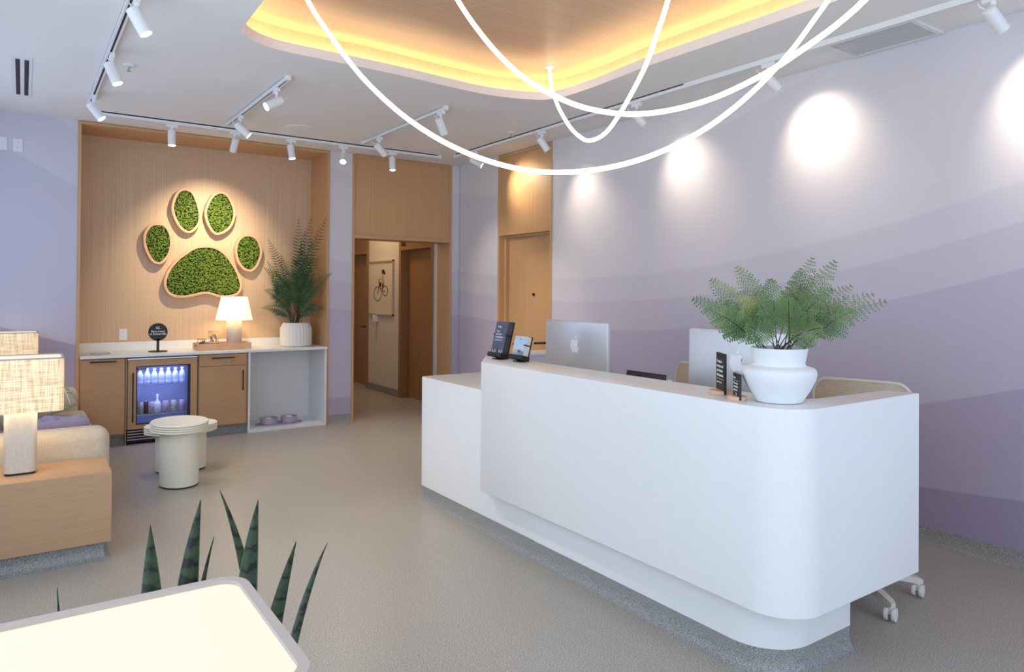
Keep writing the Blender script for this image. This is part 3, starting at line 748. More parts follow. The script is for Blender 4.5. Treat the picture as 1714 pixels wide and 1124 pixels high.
# ------------------------------------------------------------------ nesting tables
def drum_table(label, cx, cy, H, ax, ay, bx, by, th=.068):
    o = thing('drum_table', label, 'table', (cx, cy, 0), group='cream nesting tables')
    n = 4; h = th/n; prof = []
    for k in range(n):
        z0 = H-th+k*h
        prof += [(.955, z0+.001), (.985, z0+.004), (1, z0+h/2), (.985, z0+h-.004), (.955, z0+h-.001)]
    prof[-1] = (.97, H)
    b = BM(); lathe(b, prof, n=64); bmesh.ops.scale(b, vec=(ax, ay, 1), verts=b.verts)
    obj('ribbed_top', b, M['cream'], o, smooth=True)
    b = BM(); lathe(b, [(1, .012), (1, H-th+.003)], n=56); bmesh.ops.scale(b, vec=(bx, by, 1), verts=b.verts)
    obj('pedestal', b, M['cream'], o, smooth=True)
    b = BM(); lathe(b, [(.97, 0), (.97, .013)], n=48); bmesh.ops.scale(b, vec=(bx, by, 1), verts=b.verts)
    obj('foot', b, M['black'], o)
drum_table('taller cream oval side table with ribbed top, in front of its lower mate', 1.0, 5.92, .488, .205, .250, .138, .170)
drum_table('lower wide cream oval table with ribbed top, behind the taller one', 1.095, 6.40, .382, .280, .205, .195, .140)

# ------------------------------------------------------------------ sofa, pillows, lamps, end tables
t = thing('sofa', 'long beige upholstered sofa with rounded arms at the left', 'sofa', (0, 6.08, 0))
obj('base', box(BM(), -.58, 5.0, .06, .42, 7.17, .30, .03, 3), M['sofa'], t, True, True)
obj('seat_cushion', box(BM(), -.50, 5.14, .29, .452, 7.02, .47, .05, 4), M['sofa'], t, True, True)
obj('backrest', box(BM(), -.60, 5.0, .28, -.32, 7.17, .80, .08, 5), M['sofa'], t, True, True)
obj('arm', box(BM(), -.58, 4.945, .06, .45, 5.15, .652, .075, 6), M['sofa'], t, True, True)
obj('arm', box(BM(), -.58, 7.0, .06, .395, 7.185, .655, .06, 6), M['sofa'], t, True, True)
for x, y in ((-.5, 5.05), (.35, 5.05), (-.5, 7.1), (.33, 7.1)):
    obj('foot', box(BM(), x-.03, y-.03, 0, x+.03, y+.03, .07), M['black'], t, True)
def cushion(b, w, h, d, n=14, pinch=.07):
    def f(u, v, s):
        ex = (1-abs(u)**2.6)*(1-abs(v)**2.6); pu = 1-pinch*(1-abs(v)**2); pv = 1-pinch*(1-abs(u)**2)
        return Vector((u*w/2*pv, s*d/2*max(ex, 0)**.5, v*h/2*pu))
    for s in (-1, 1):
        g = [[b.verts.new(f((-1+2*i/n)*.985, (-1+2*j/n)*.985, s)) for j in range(n+1)] for i in range(n+1)]
        for i in range(n):
            for j in range(n): b.faces.new((g[i][j], g[i+1][j], g[i+1][j+1], g[i][j+1]))
    bmesh.ops.remove_doubles(b, verts=b.verts, dist=1e-5)
    bd = [e for e in b.edges if e.is_boundary]
    if bd: bmesh.ops.bridge_loops(b, edges=bd)
    return f
def pillow(label, x, y, z, tilt, rz, s, roll=0):
    o = thing('throw_pillow', label, 'pillow', (x, y, z), R(rz), group='striped pillows on the sofa')
    b = BM(); f = cushion(b, s, s, .17)
    mt = Matrix.Translation((0, 0, s*.46)) @ Matrix.Rotation(R(tilt), 4, 'X') @ Matrix.Rotation(R(roll), 4, 'Y')
    bmesh.ops.transform(b, matrix=mt, verts=b.verts); c = obj('cushion', b, M['pillow'], o, smooth='all')
    b = BM()
    for k in (-.72, -.42, -.1, .22, .52, .8):
        pts = [mt @ (f(max(-1, min(1, k+.12*v)), v, -1)+Vector((0, -.002, 0))) for v in [-.97+1.94*i/24 for i in range(25)]]
        tube(b, pts, .0055, 6)
    for k in (-.55, .05, .6):
        pts = [mt @ (f(u, max(-1, min(1, k+.1*u)), -1)+Vector((0, -.002, 0))) for u in [-.97+1.94*i/24 for i in range(25)]]
        tube(b, pts, .005, 6)
    obj('cord_stripes', b, M['cord'], c, smooth='all')
pillow('taupe pillow with ivory cord stripes, leaning on the far sofa arm', .112, 6.76, .452, -46, 4, .415, -22)
pillow('taupe ivory-corded pillow tucked behind the other, mostly hidden by the lampshade', -.10, 6.42, .478, -38, 60, .40)
t = thing('knot_pillow', 'lavender velvet knot pillow lying on the sofa seat', 'pillow', (.19, 6.05, .472))
def knot_loop(phi, rx, ry, h, r):
    b = BM(); pts = []
    for i in range(36):
        a = 2*pi*i/36; x = rx*cos(a); y = ry*sin(a); z = r+h*(.5+.5*sin(2*a+phi))
        pts.append((x, y, z))
    tube(b, pts, r, 12, True); return b
for ang, cx, cy, rx, ry, h, ph in ((14, .075, -.03, .115, .055, .012, 0), (-22, .06, .055, .115, .05, .02, 2), (95, -.06, .02, .11, .06, .02, 4)):
    b = knot_loop(ph, rx, ry, h, .040); bmesh.ops.transform(b, matrix=Matrix.Translation((cx, cy, 0)) @ Matrix.Rotation(R(ang), 4, 'Z'), verts=b.verts)
    obj('knot_coil', b, M['knot'], t, smooth='all')

def end_table(label, x0, y0, x1, y1):
    o = thing('end_table', label, 'table', ((x0+x1)/2, (y0+y1)/2, 0), group='oak block end tables')
    obj('block', box(BM(), x0, y0, .10, x1, y1, .486, .002, 1), wood('oak_block', (.43, .265, .15), (.49, .31, .185), (6, 6, 120)), o, True)
    obj('cove_plinth', prism(BM(), [(x0+.03, y0+.035), (x1-.035, y0+.035), (x1-.035, y1-.03), (x0+.03, y1-.03)], 0, .10), M['cove'], o, True)
    b = sweep(BM(), [(x0+.03, y0+.035), (x1-.035, y0+.035), (x1-.035, y1-.03), (x0+.03, y1-.03)], [(0, 0), (.04, 0), (.018, .008), (.004, .03), (0, .05)], True)
    obj('cove_flare', b, M['cove'], o, True, True)
end_table('oak block end table on a grey plinth, in front of the near sofa arm', -.5, 4.484, .416, 4.915)
end_table('oak block end table hidden behind the far sofa arm', -.5, 7.24, .37, 7.63)
end_table('oak block end table in the lower left corner under the nearest lamp', -.5, .58, .32, 1.02)

def block_lamp(label, x, y):
    o = thing('block_lamp', label, 'lamp', (x, y, .486), group='rectangular linen table lamps')
    b = BM(); prism(b, rrect(-.075, -.08, .075, .08, .03), .012, .345, .004); obj('lamp_base', b, M['linenbase'], o, smooth=True)
    b = BM(); prism(b, rrect(-.068, -.073, .068, .073, .025), 0, .013); obj('foot', b, M['black'], o)
    SX, SY, Z0, Z1, r = .195, .15, .343, .634, .035
    rings_ = [(rrect(-SX, -SY, SX, SY, r), Z0), (rrect(-SX, -SY, SX, SY, r), Z1), (rrect(-SX+.008, -SY+.008, SX-.008, SY-.008, r-.006), Z1), (rrect(-SX+.008, -SY+.008, SX-.008, SY-.008, r-.006), Z0)]
    b = BM(); skin_rings(b, [ring(b, [(px, py, z) for px, py in l]) for l, z in rings_], True, False, False, True)
    sh = obj('lamp_shade', b, M['linen'], o, smooth=True)
    b = BM(); skin_rings(b, [ring(b, [(px, py, z) for px, py in l]) for l, z in ((rrect(-SX-.001, -SY-.001, SX+.001, SY+.001, r), Z1-.006), (rrect(-SX-.001, -SY-.001, SX+.001, SY+.001, r), Z1+.001), (rrect(-SX+.0105, -SY+.0105, SX-.0105, SY-.0105, r-.009), Z1+.001), (rrect(-SX+.0105, -SY+.0105, SX-.0105, SY-.0105, r-.009), Z1-.006))], True, False, False, True)
    obj('shade_trim', b, mat('taupe_trim', (.46, .385, .34), .9), sh, smooth=True)
    b = BM(); prism(b, rrect(-SX+.008, -SY+.008, SX-.008, SY-.008, r-.006), Z1-.008, Z1-.004); obj('diffuser', b, M['diffuser'], sh)
    l = bpy.data.lights.new('lamp_glow', 'AREA'); l.shape = 'RECTANGLE'; l.size = .3; l.size_y = .22; l.energy = 2.0; l.color = (1, .78, .46)
    q = bpy.data.objects.new('lamp_glow', l); COL.objects.link(q); q.parent = o; q.location = (0, 0, .36)
    return o
block_lamp('lit rectangular linen lamp with block base, on the oak table by the sofa', -.003, 4.735)
block_lamp('lit rectangular linen lamp farthest away, behind the other sofa lamp', -.082, 7.435)
block_lamp('glowing rectangular lampshade top in the lower left foreground', .049, .833)

# ------------------------------------------------------------------ snake plant
M['snake'] = mat('snake_leaf', (.03, .07, .035), .4, spec=.4)
_g = coords(M['snake'], (1, 1, 1))
_w = N(M['snake'], 'ShaderNodeTexWave', wave_type='BANDS', bands_direction='Z'); _w.inputs['Scale'].default_value = 9
_w.inputs['Distortion'].default_value = 5; _w.inputs['Detail'].default_value = 3; _w.inputs['Detail Scale'].default_value = 6
LK(M['snake'], _g, _w.inputs['Vector'])
LK(M['snake'], ramp(M['snake'], _w.outputs[0], [(.0, (.004, .010, .008)), (.16, (.006, .016, .011)), (.24, (.017, .034, .018)), (1, (.030, .050, .026))]), BS(M['snake']).inputs['Base Color'])
M['snakeedge'] = mat('yellow_green_leaf_edge', (.06, .08, .035), .5)
t = thing('snake_plant', 'dark green snake plant behind the foreground lampshade', 'plant', (.26, 1.42, 0))
obj('planter', prism(BM(), rrect(-.34, -.16, .36, .16, .05), 0, .48, .006), M['ceramic'], t, smooth=True)
obj('soil', prism(BM(), rrect(-.31, -.13, .33, .13, .04), .478, .484), M['soil'], t)
def blade(bx, by, tx, ty, tz, w, curl, tw):
    b = BM(); n = 22; P0 = Vector((bx, by, .48)); P2 = Vector((tx, ty, tz)); P1 = Vector((bx*.75+tx*.25+curl, by, .48+(tz-.48)*.62))
    g = []
    for i in range(n+1):
        u = i/n; p = P0*(1-u)**2+P1*2*u*(1-u)+P2*u*u
        ww = w*(.62+.9*u-.55*u*u)*(1-max(0, (u-.42)/.58)**1.9)*.9+.0012
        a = tw*(1-.4*u); s = Vector((cos(a), sin(a), 0)); q = Vector((-sin(a), cos(a), 0))
        g.append([b.verts.new(p+s*ww*k/2+q*ww*.22*(abs(k)**1.5-.4)) for k in (-1, -.9, -.45, 0, .45, .9, 1)])
    for i in range(n):
        for j in range(6):
            f = b.faces.new((g[i][j], g[i][j+1], g[i+1][j+1], g[i+1][j])); f.material_index = 1 if j in (0, 5) else 0
    return b
for (bx, tx, tz, w, cu, tw, dy) in ((-.06, -.075, 1.091, .056, -.005, -.5, -.06), (-.02, .006, 1.122, .052, -.02, -.35, -.06), (.0, .026, 1.057, .020, -.03, .5, -.075), (.11, .04, 1.132, .030, .045, -1.0, -.05),
                        (.08, .105, 1.107, .052, -.012, -.6, -.065), (.09, .179, 1.014, .040, .01, -.3, -.06), (.14, .241, .999, .024, -.015, -1.2, -.06), (-.18, -.21, 1.015, .010, -.01, -.6, -.06)):
    obj('leaf', blade(bx, dy*.6, tx, dy, tz, w, cu, tw), [M['snake'], M['snakeedge']], t, smooth='all')

# ------------------------------------------------------------------ reception desk
t = thing('reception_desk', 'white quartz two-level reception desk with a rounded floating front', 'desk', (2.7, 2.9, 0))
UP = [(2.47, 3.80), (2.52, 3.86), (2.60, 3.88), (2.60, 1.84)]+arc(2.71, 1.755, .11, 180, 270, 8)+[(3.115, 1.63), (3.172, 1.499)]
UP += arc(2.442, 1.679, .180, 270, 180, 16)+[(2.262, 3.583)]
# outline: left end is cut back, front is straight, near corner is rounded, near end is square
UP = [(2.262, 3.583)]+arc(2.442, 1.679, .180, 180, 270, 16)+[(3.172, 1.499), (3.150, 1.625), (2.70, 1.645)]+arc(2.67, 1.755, .11, 270, 180, 8)+[(2.560, 3.96), (2.535, 3.955)]
obj('upper_panel', prism(BM(), UP, .306, HU, .003), M['quartz'], t, True, True)
LOW = [(2.38, 4.53), (2.38, 3.2), (3.05, 3.2), (3.05, 4.60), (2.45, 4.60)]+arc(2.42, 4.56, .04, 90, 180, 5)[1:-1]
obj('lower_counter', prism(BM(), LOW, .095, .876, .003), M['quartz'], t, True, True)
PL = [(2.38, 3.2003)]+arc(2.59, 1.855, .21, 180, 270, 14)+[(2.895, 1.645), (2.895, 1.72), (2.60, 1.72)]+[(2.46, 1.86), (2.46, 3.2003)]
obj('plinth', prism(BM(), PL, .095, .36), M['quartz'], t, True, True)
CV = [(2.44, 4.598), (2.40, 4.585), (2.383, 4.55)]+[(2.382, 3.0)]+arc(2.592, 1.857, .21, 180, 270, 14)+[(2.895, 1.647)]
CV = CV[::1]
b = sweep(BM(), CV, [(-.02, 0), (.035, 0), (.016, .007), (.005, .024), (0, .05), (-.001, .0955), (-.02, .0955)][::1])
obj('cove_base', b, M['cove'], t, True, True)
obj('cove_end', box(BM(), 2.42, 4.56, 0, 3.05, 4.60, .0955), M['cove'], t, True)
obj('work_surface', box(BM(), 2.565, 1.75, .70, 3.12, 3.21, .735, .003, 1), M['quartz'], t, True)
obj('side_support', box(BM(), 2.60, 1.75, .0, 2.64, 3.2, .70), M['quartz'], t, True)

t = thing('storage_cabinet', 'low white cabinet behind the desk, in front of the wooden door', 'cabinet', (4.0, 5.1, 0))
obj('body', box(BM(), 3.66, 5.0, 0, 4.46, 5.22, .935), mat('cabinet_lacquer', (.62, .60, .64), .5), t, True)
obj('top', box(BM(), 3.65, 4.99, .935, 4.47, 5.23, .957, .002, 1), M['quartz'], t, True)

# computer monitors
APPLE = [(0, .36), (.10, .40), (.24, .44), (.36, .38), (.44, .28), (.37, .20), (.335, .08), (.36, -.05), (.43, -.14), (.48, -.17), (.41, -.34), (.31, -.50), (.21, -.55), (.10, -.52), (0, -.49), (-.10, -.52), (-.21, -.55), (-.31, -.49), (-.42, -.30), (-.49, -.05), (-.48, .16), (-.40, .34), (-.26, .43), (-.12, .41)]
APLEAF = [(.01, .46), (.03, .60), (.10, .70), (.22, .76), (.21, .63), (.14, .52)]
def monitor(label, y, x):
    o = thing('computer_monitor', label, 'computer', (x, y, .735), R(-90), 'desk computers')
    b = BM(); pts = rrect(-.310, .115, .310, .574, .014)
    # slab, thin at the rim and slightly domed at the back (the back faces -y of the thing)
    rings_ = []
    for sc, yy in ((1, .010), (1, -.010), (.994, -.0135), (.985, -.015)):
        rings_.append(ring(b, [(px*sc, yy, .3445+(pz-.3445)*sc) for px, pz in pts]))
    skin_rings(b, rings_)
    obj('display', b, M['alu'], o, smooth=True)
    obj('screen', box(BM(), -.300, .0095, .19, .300, .012, .565), mat('dark_screen', (.02, .02, .025), .1), o)
    obj('stand', box(BM(), -.09, -.012, .008, .09, .0, .25), M['alu'], o)
    obj('foot', box(BM(), -.10, -.10, 0, .10, .10, .008, .002, 1), M['alu'], o)
    s = .085; b = BM()
    for sh in (APPLE, APLEAF):
        lp = [(p.x, p.y) for p in catmull([(a, c, 0) for a, c in sh], 5, sh is APPLE)] if sh is APPLE else [(p.x, p.y) for p in catmull([(a, c, 0) for a, c in sh], 3, True)]
        a0 = ring(b, [(u*s, -.0153, .418+v*s) for u, v in lp]); a1 = ring(b, [(u*s, -.0145, .418+v*s) for u, v in lp])
        skin_rings(b, [a0, a1])
    bmesh.ops.triangulate(b, faces=[f for f in b.faces if len(f.verts) > 4])
    obj('emblem', b, M['logo'], o)
    return o
monitor('silver all-in-one computer seen from behind, beside the brochure holders', 3.52, 2.95)
monitor('silver all-in-one computer seen from behind, behind the white urn', 2.262, 2.95)

# task chairs
def task_chair(label, x, y, rz):
    o = thing('task_chair', label, 'chair', (x, y, 0), R(rz), 'task chairs behind the desk')
    b = BM(); lathe(b, [(.035, .075), (.04, .09), (.035, .13), (.028, .14)], n=20); obj('hub', b, M['chair'], o, smooth=True)
    for k in range(5):
        a = 2*pi*k/5-2.36; d = Vector((cos(a), sin(a), 0)); s = Vector((-sin(a), cos(a), 0))
        b = BM(); rg = []
        for u in (0, .25, .5, .75, .93, 1):
            p = d*(.03+.315*u)+Vector((0, 0, .118-.028*u-.012*u*u)); w = .026-.006*u; h = .020-.006*u
            if u == 1: w *= .6; h *= .7
            rg.append(ring(b, [p+s*w+Vector((0, 0, -h)), p+s*w*.8+Vector((0, 0, h)), p-s*w*.8+Vector((0, 0, h)), p-s*w+Vector((0, 0, -h))]))
        skin_rings(b, rg); lg = obj('base_leg', b, M['chair'], o, smooth=True)
        c = d*.325; b = BM()
        ax_ = R(-95); e = Vector((cos(ax_), sin(ax_), 0))
        for q in (-1, 1):
            mt = Matrix.Translation(c+e*.016*q+Vector((0, 0, .031))) @ Matrix.Rotation(ax_, 4, 'Z') @ Matrix.Rotation(R(90), 4, 'Y')
            bb = BM(); lathe(bb, [(.022, -.009), (.030, -.008), (.031, -.004), (.031, .004), (.030, .008), (.022, .009)], n=24); bmesh.ops.transform(bb, matrix=mt, verts=bb.verts)
            me = bpy.data.meshes.new('tmp'); bb.to_mesh(me); bb.free(); b.from_mesh(me); bpy.data.meshes.remove(me)
        tube(b, [c+Vector((0, 0, .03)), c+Vector((0, 0, .078))], .012, 10)
        obj('caster', b, mat('pale_grey_wheel', (.72, .70, .67), .5) if k == 0 and not bpy.data.materials.get('pale_grey_wheel') else bpy.data.materials['pale_grey_wheel'], lg, smooth=True)
    b = BM(); lathe(b, [(.024, .13), (.024, .30), (.016, .30), (.016, .42)], n=16); obj('gas_lift', b, M['chair'], o, smooth=True)
    obj('seat', box(BM(), -.24, -.24, .42, .24, .25, .49, .03, 4), M['mesh'], o, smooth=True)
    # back: frame with knit panel, on the +x side, leaning away
    def back(z, yy, off=0): return Vector((.225+(z-.5)*.14-.05*(1-(yy/.25)**2)+off, yy, z))
    out = rrect(-.238, .55, .238, 1.03, .075)
    b = BM(); tube(b, [back(pz, py) for py, pz in out], .012, 8, True); obj('back_frame', b, M['chair'], o, smooth='all')
    b = BM(); ny, nz = 16, 12; gg = []
    for sgn in (-.006, .006):
        g = [[b.verts.new(back(.555+.47*j/nz, (-.234+.468*i/ny)*(1 if 0 < j < nz else .8), sgn)) for j in range(nz+1)] for i in range(ny+1)]
        for i in range(ny):
            for j in range(nz): b.faces.new((g[i][j], g[i+1][j], g[i+1][j+1], g[i][j+1]))
        gg.append(g)
    obj('back_panel', b, M['mesh'], o, smooth='all')
    b = BM(); tube(b, [(.05, 0, .41), (.24, 0, .42), (.27, 0, .58)], .022, 8); obj('back_post', b, M['chair'], o, smooth='all')
    return o
task_chair('beige knit-backed task chair behind the computer nearest the urn', 3.38, 3.05, 3)
task_chair('beige task chair right of the urn, its casters showing under the desk end', 3.437, 1.965, 18)

# desk-top things
def plaque_sign(label, x, y, w, h, r, lines):
    o = thing('desk_sign', label, 'sign', (x, y, HU), R(-124.8), 'black desk signs on wooden discs')
    obj('wooden_disc', lathe(BM(), [(r-.002, 0), (r, .002), (r, .015), (r-.002, .017)], n=40), M['maple'], o, smooth=True)
    pn = obj('panel', prism(BM(), [(-w/2, -.0045), (w/2, -.0045), (w/2, .0045), (-w/2, .0045)], .004, h, .001), M['black'], o)
    for body, size, z, sx in lines: text('lettering', body, size, pn, (-w*.40, -.0052, z), align='LEFT', sx=sx)
    return o, pn
o, pn = plaque_sign('taller black desk sign on a wooden disc, beside the silver computer', 2.425, 1.945, .118, .172, .052,
    [('Thanks for', .017, .136, 1), ('trusting us with', .017, .117, .84), ('your favorite', .017, .098, .9), ('family member', .017, .079, .9), ('Leave a review  R.', .0095, .049, 1)])
obj('rule', box(BM(), -.048, -.0052, .0625, .05, -.0044, .0635), M['ink'], pn)
o, pn = plaque_sign('smaller black desk sign on a wooden disc, against the urn', 2.338, 1.797, .078, .106, .038,
    [('Hello', .011, .088, 1), ('We accept', .012, .067, 1), ('contactless', .012, .054, 1), ('payments', .012, .041, 1)])
obj('rule', box(BM(), -.036, -.0052, .0775, .036, -.0044, .0783), M['ink'], pn)
b = BM(); a0 = [(-.004, .030), (.006, .026), (.001, .016)]; skin_rings(b, [ring(b, [(u, yy, v) for u, v in a0]) for yy in (-.0052, -.0044)]); obj('pin_mark', b, M['ink'], pn)

def brochure_holder(label, x, y, w, h, lean):
    o = thing('brochure_holder', label, 'holder', (x, y, HU), R(-90), 'black brochure holders on the desk')
    A = Matrix.Translation((0, 0, .0135)) @ Matrix.Rotation(R(-lean), 4, 'X')
    b = BM(); box(b, -w/2, .044, .004, w/2, .050, h); bmesh.ops.transform(b, matrix=A, verts=b.verts); obj('back_plate', b, M['black'], o)
    b = BM(); box(b, -w/2, -.012, .002, w/2, .052, .008); box(b, -w/2, -.012, .002, w/2, -.006, .030); bmesh.ops.transform(b, matrix=A, verts=b.verts); obj('tray_lip', b, M['black'], o)
    for sg in (-1, 1):
        b = BM(); box(b, min(sg*w/2, sg*(w/2+.004)), -.012, .002, max(sg*w/2, sg*(w/2+.004)), .052, .030); bmesh.ops.transform(b, matrix=A, verts=b.verts); obj('side_wall', b, M['black'], o)
        b = BM(); xx = sg*(w/2+.002)
        tube(b, [(xx, .046, h*.62), (xx, .0, h*.62), (xx-sg*.008, -.004, h*.62)], .0035, 6); bmesh.ops.transform(b, matrix=A, verts=b.verts); obj('side_clip', b, M['black'], o)
    b = BM(); box(b, -.03, .0, .0, .03, .06, .006); obj('foot', b, M['black'], o)
    return o, A
def leaflets(label, x, y, w, h, lean, cover, depth=.038):
    o = thing('leaflet_stack', label, 'leaflets', (x, y, HU), R(-90))
    A = Matrix.Translation((0, 0, .0135)) @ Matrix.Rotation(R(-lean), 4, 'X')
    b = BM(); box(b, -w/2+.004, .043-depth, .010, w/2-.004, .043, h); bmesh.ops.transform(b, matrix=A, verts=b.verts)
    obj('paper_stack', b, cover[0], o)
    b = BM(); box(b, -w/2+.0045, .042-depth, .0105, w/2-.0045, .043-depth, h-.0005); bmesh.ops.transform(b, matrix=A, verts=b.verts)
    return o, A, obj('cover', b, cover[1], o)
def flat(b, A, pts, y): bmesh.ops.transform(b, matrix=A, verts=ring_faces(b, pts, y))
def ring_faces(b, pts, y):
    v0 = ring(b, [(px, y, pz) for px, pz in pts]); v1 = ring(b, [(px, y+.0004, pz) for px, pz in pts]); skin_rings(b, [v0, v1]); return v0+v1
def ell(cx, cz, rx, rz, n=14): return [(cx+rx*cos(2*pi*i/n), cz+rz*sin(2*pi*i/n)) for i in range(n)]
LEAN = 14
brochure_holder('tall black brochure holder at the left end of the desk top', 2.43, 3.69, .140, .235, LEAN)
o, A, cv = leaflets('dark slate-blue care leaflets in the tall holder', 2.43, 3.69, .140, .228, LEAN, (mat('charcoal_paper', (.05, .05, .06), .6), M['bluegrey']))
def cov_text(cv, body, size, x, z, m, A, align='LEFT'):
    tx = text('lettering', body, size, cv, (0, 0, 0), m=m, align=align, extrude=.0002)
    p = A @ Vector((x, .0038, z)); tx.location = p; tx.rotation_euler = (R(90-LEAN), 0, 0)
cov_text(cv, 'Today', .017, -.045, .195, M['ink'], A)
cov_text(cv, 'Your', .019, -.048, .166, M['ink'], A); cov_text(cv, 'vet care', .019, -.048, .148, M['ink'], A); cov_text(cv, 'companion', .019, -.048, .130, M['ink'], A)
cov_text(cv, 'WELLNESS & CARE', .009, -.048, .110, M['ink'], A)
b = BM()
for px, pz, rx, rz in ((.0, .045, .030, .030),): flat(b, A, ell(px, pz, rx, rz), .0040)
obj('printed_dome', b, mat('pale_lilac_print', (.30, .32, .47), .6), cv)
b = BM(); flat(b, A, [(-.064, .012), (.064, .012), (.064, .028), (.03, .032), (0, .028), (-.03, .034), (-.064, .030)], .0036)
for px in (-.05, -.02, .025, .048): flat(b, A, [(px-.006, .02), (px+.006, .02), (px+.005, .048), (px-.004, .05)], .0034)
obj('printed_scene', b, mat('pale_scene_print', (.42, .45, .58), .6), cv)
brochure_holder('short black brochure holder next to the tall one on the desk', 2.45, 3.492, .125, .150, LEAN)
o, A, cv = leaflets('pet leaflets with an outdoor photo in the short holder', 2.45, 3.492, .125, .146, LEAN, (mat('white_paper', (.6, .6, .6), .7), mat('sky_blue_print', (.38, .52, .66), .5)))
b = BM(); flat(b, A, [(-.0575, .013), (.0575, .013), (.0575, .058), (.03, .056), (-.01, .062), (-.0575, .056)], .0040); obj('printed_grass', b, mat('grass_print', (.10, .115, .055), .6), cv)
b = BM(); flat(b, A, ell(.012, .092, .007, .009), .0036); flat(b, A, [(.0, .06), (.028, .06), (.022, .084), (.006, .084)], .0036); obj('printed_person', b, mat('pale_top_print', (.55, .48, .46), .6), cv)
b = BM(); flat(b, A, [(-.008, .046), (.028, .046), (.026, .062), (-.002, .062)], .0032); obj('printed_jeans', b, mat('denim_print', (.07, .12, .27), .6), cv)
b = BM(); flat(b, A, ell(-.026, .052, .022, .012), .0034); flat(b, A, ell(-.006, .046, .010, .008), .0032); obj('printed_dog', b, mat('tan_print', (.56, .36, .22), .6), cv)
cov_text(cv, 'Today', .010, 0, .128, M['inkd'], A, 'CENTER'); cov_text(cv, 'Vaccines. Pet Plans.', .0105, 0, .022, M['ink'], A, 'CENTER')

t = thing('tablet', 'black tablet on a stand, its top edge just above the desk counter', 'tablet', (2.68, 2.70, .742), R(-90))
b = BM(); box(b, -.145, -.004, .02, .145, .004, .335, .006, 3); bmesh.ops.transform(b, matrix=Matrix.Translation((0, 0, 0)) @ Matrix.Rotation(R(-12), 4, 'X'), verts=b.verts); obj('screen', b, M['black'], t, smooth=True)
b = BM(); box(b, -.05, -.02, 0, .05, .12, .012); box(b, -.02, .07, .01, .02, .085, .2); obj('stand', b, M['black'], t)
t = thing('cable', 'thin white cable looped on the desk between tablet and urn', 'cable', (2.66, 2.42, .735))
b = BM(); tube(b, [p for p in catmull([(0, .10, 0.004), (-.02, .07, .2), (-.03, .02, .318), (-.04, -.03, .322), (-.03, -.08, .28), (.01, -.11, .05), (.03, -.11, .004)], 8)], .004, 6); obj('wire', b, M['white'], t, smooth='all')

# ------------------------------------------------------------------ picture in the hall
t = thing('framed_picture', 'framed drawing of a cyclist on the hallway wall', 'picture', (XH, 9.65, 1.537), R(-90))
W2 = .42
b = BM()
for a in ((-W2, -.03, -.40, -W2+.018, 0, .40), (W2-.018, -.03, -.40, W2, 0, .40), (-W2, -.03, -.40, W2, 0, -.382), (-W2, -.03, .382, W2, 0, .40)): box(b, *a)
obj('frame', b, mat('pale_wood_frame', (.55, .47, .38), .5), t)
pap = obj('paper', box(BM(), -W2+.018, -.012, -.382, W2-.018, -.008, .382), mat('cream_paper', (.70, .64, .55), .8), t)
b = BM()
for cx, cz, r in ((-.12, -.09, .105), (.14, -.045, .07)):
    tube(b, [(cx+r*1.3*cos(2*pi*i/28), -.014, cz+r*sin(2*pi*i/28)) for i in range(28)], .004, 5, True)
tube(b, [(-.12, -.014, -.09), (-.06, -.014, .04), (-.09, -.014, .12)], .005, 5); tube(b, [(-.06, -.014, .04), (.06, -.014, -.06), (.14, -.014, -.045)], .005, 5)
obj('drawn_bicycle', b, mat('sepia_ink', (.05, .03, .025), .8), pap)
b = BM(); ring_faces(b, ell(.07, .235, .055, .035), -.0135); ring_faces(b, [(.06, .24), (.16, .22), (.13, .19), (.08, .2)], -.0137); ring_faces(b, [(-.06, .02), (.02, .02), (.0, .08), (-.07, .08)], -.0136)
ring_faces(b, [(.03, -.02), (.09, .03), (.1, .08), (.04, .05)], -.0138)
obj('drawn_figure', b, bpy.data.materials['sepia_ink'], pap)
b = BM(); ring_faces(b, [(.02, .05), (.11, .05), (.09, .2), (.03, .2)], -.0132); ring_faces(b, [(-.1, .1), (.04, .13), (.04, .16), (-.1, .125)], -.0134)
obj('drawn_clothes', b, mat('pale_ink', (.50, .40, .33), .8), pap)
t = thing('wall_dispenser', 'small white dispenser on the hallway wall below the picture', 'dispenser', (XH, 9.80, 1.03), R(-90))
obj('body', box(BM(), -.03, -.07, 0, .03, 0, .10, .008, 2), M['white'], t)
obj('nozzle', box(BM(), -.012, -.085, -.06, .012, -.05, .01, .004, 1), M['alu'], t)

# ------------------------------------------------------------------ ceiling fittings
t = thing('air_vent', 'white ceiling vent with two dark slots above the sofa', 'vent', (-.02, 6.38, ZC))
obj('frame', box(BM(), -.088, 5.78, ZC-.004, .040, 6.98, ZC+.002), M['white'], t, True)
for x in (-.045, .007):
    obj('slot', box(BM(), x-.0135, 5.85, ZC-.0048, x+.0135, 6.92, ZC-.0035), M['dark'], t, True)
t = thing('air_grille', 'white slatted ceiling grille next to the right wall', 'vent', (4.29, 2.26, ZC))
b = BM()
for a in ((4.09, 1.985, 4.115, 2.535), (4.455, 1.985, 4.48, 2.535), (4.115, 1.985, 4.455, 2.01), (4.115, 2.505, 4.455, 2.535)): box(b, a[0], a[1], ZC-.012, a[2], a[3], ZC)
obj('frame', b, M['white'], t, True)
b = BM()
for k in range(15):
    x = 4.122+k*.0223; box(b, x, 2.01, ZC-.010, x+.014, 2.505, ZC-.004)
obj('slats', b, mat('grey_slats', (.62, .62, .62), .5), t, True)
obj('backing', box(BM(), 4.115, 2.01, ZC-.003, 4.455, 2.505, ZC-.001), mat('grey_backing', (.26, .26, .265), .8), t, True)
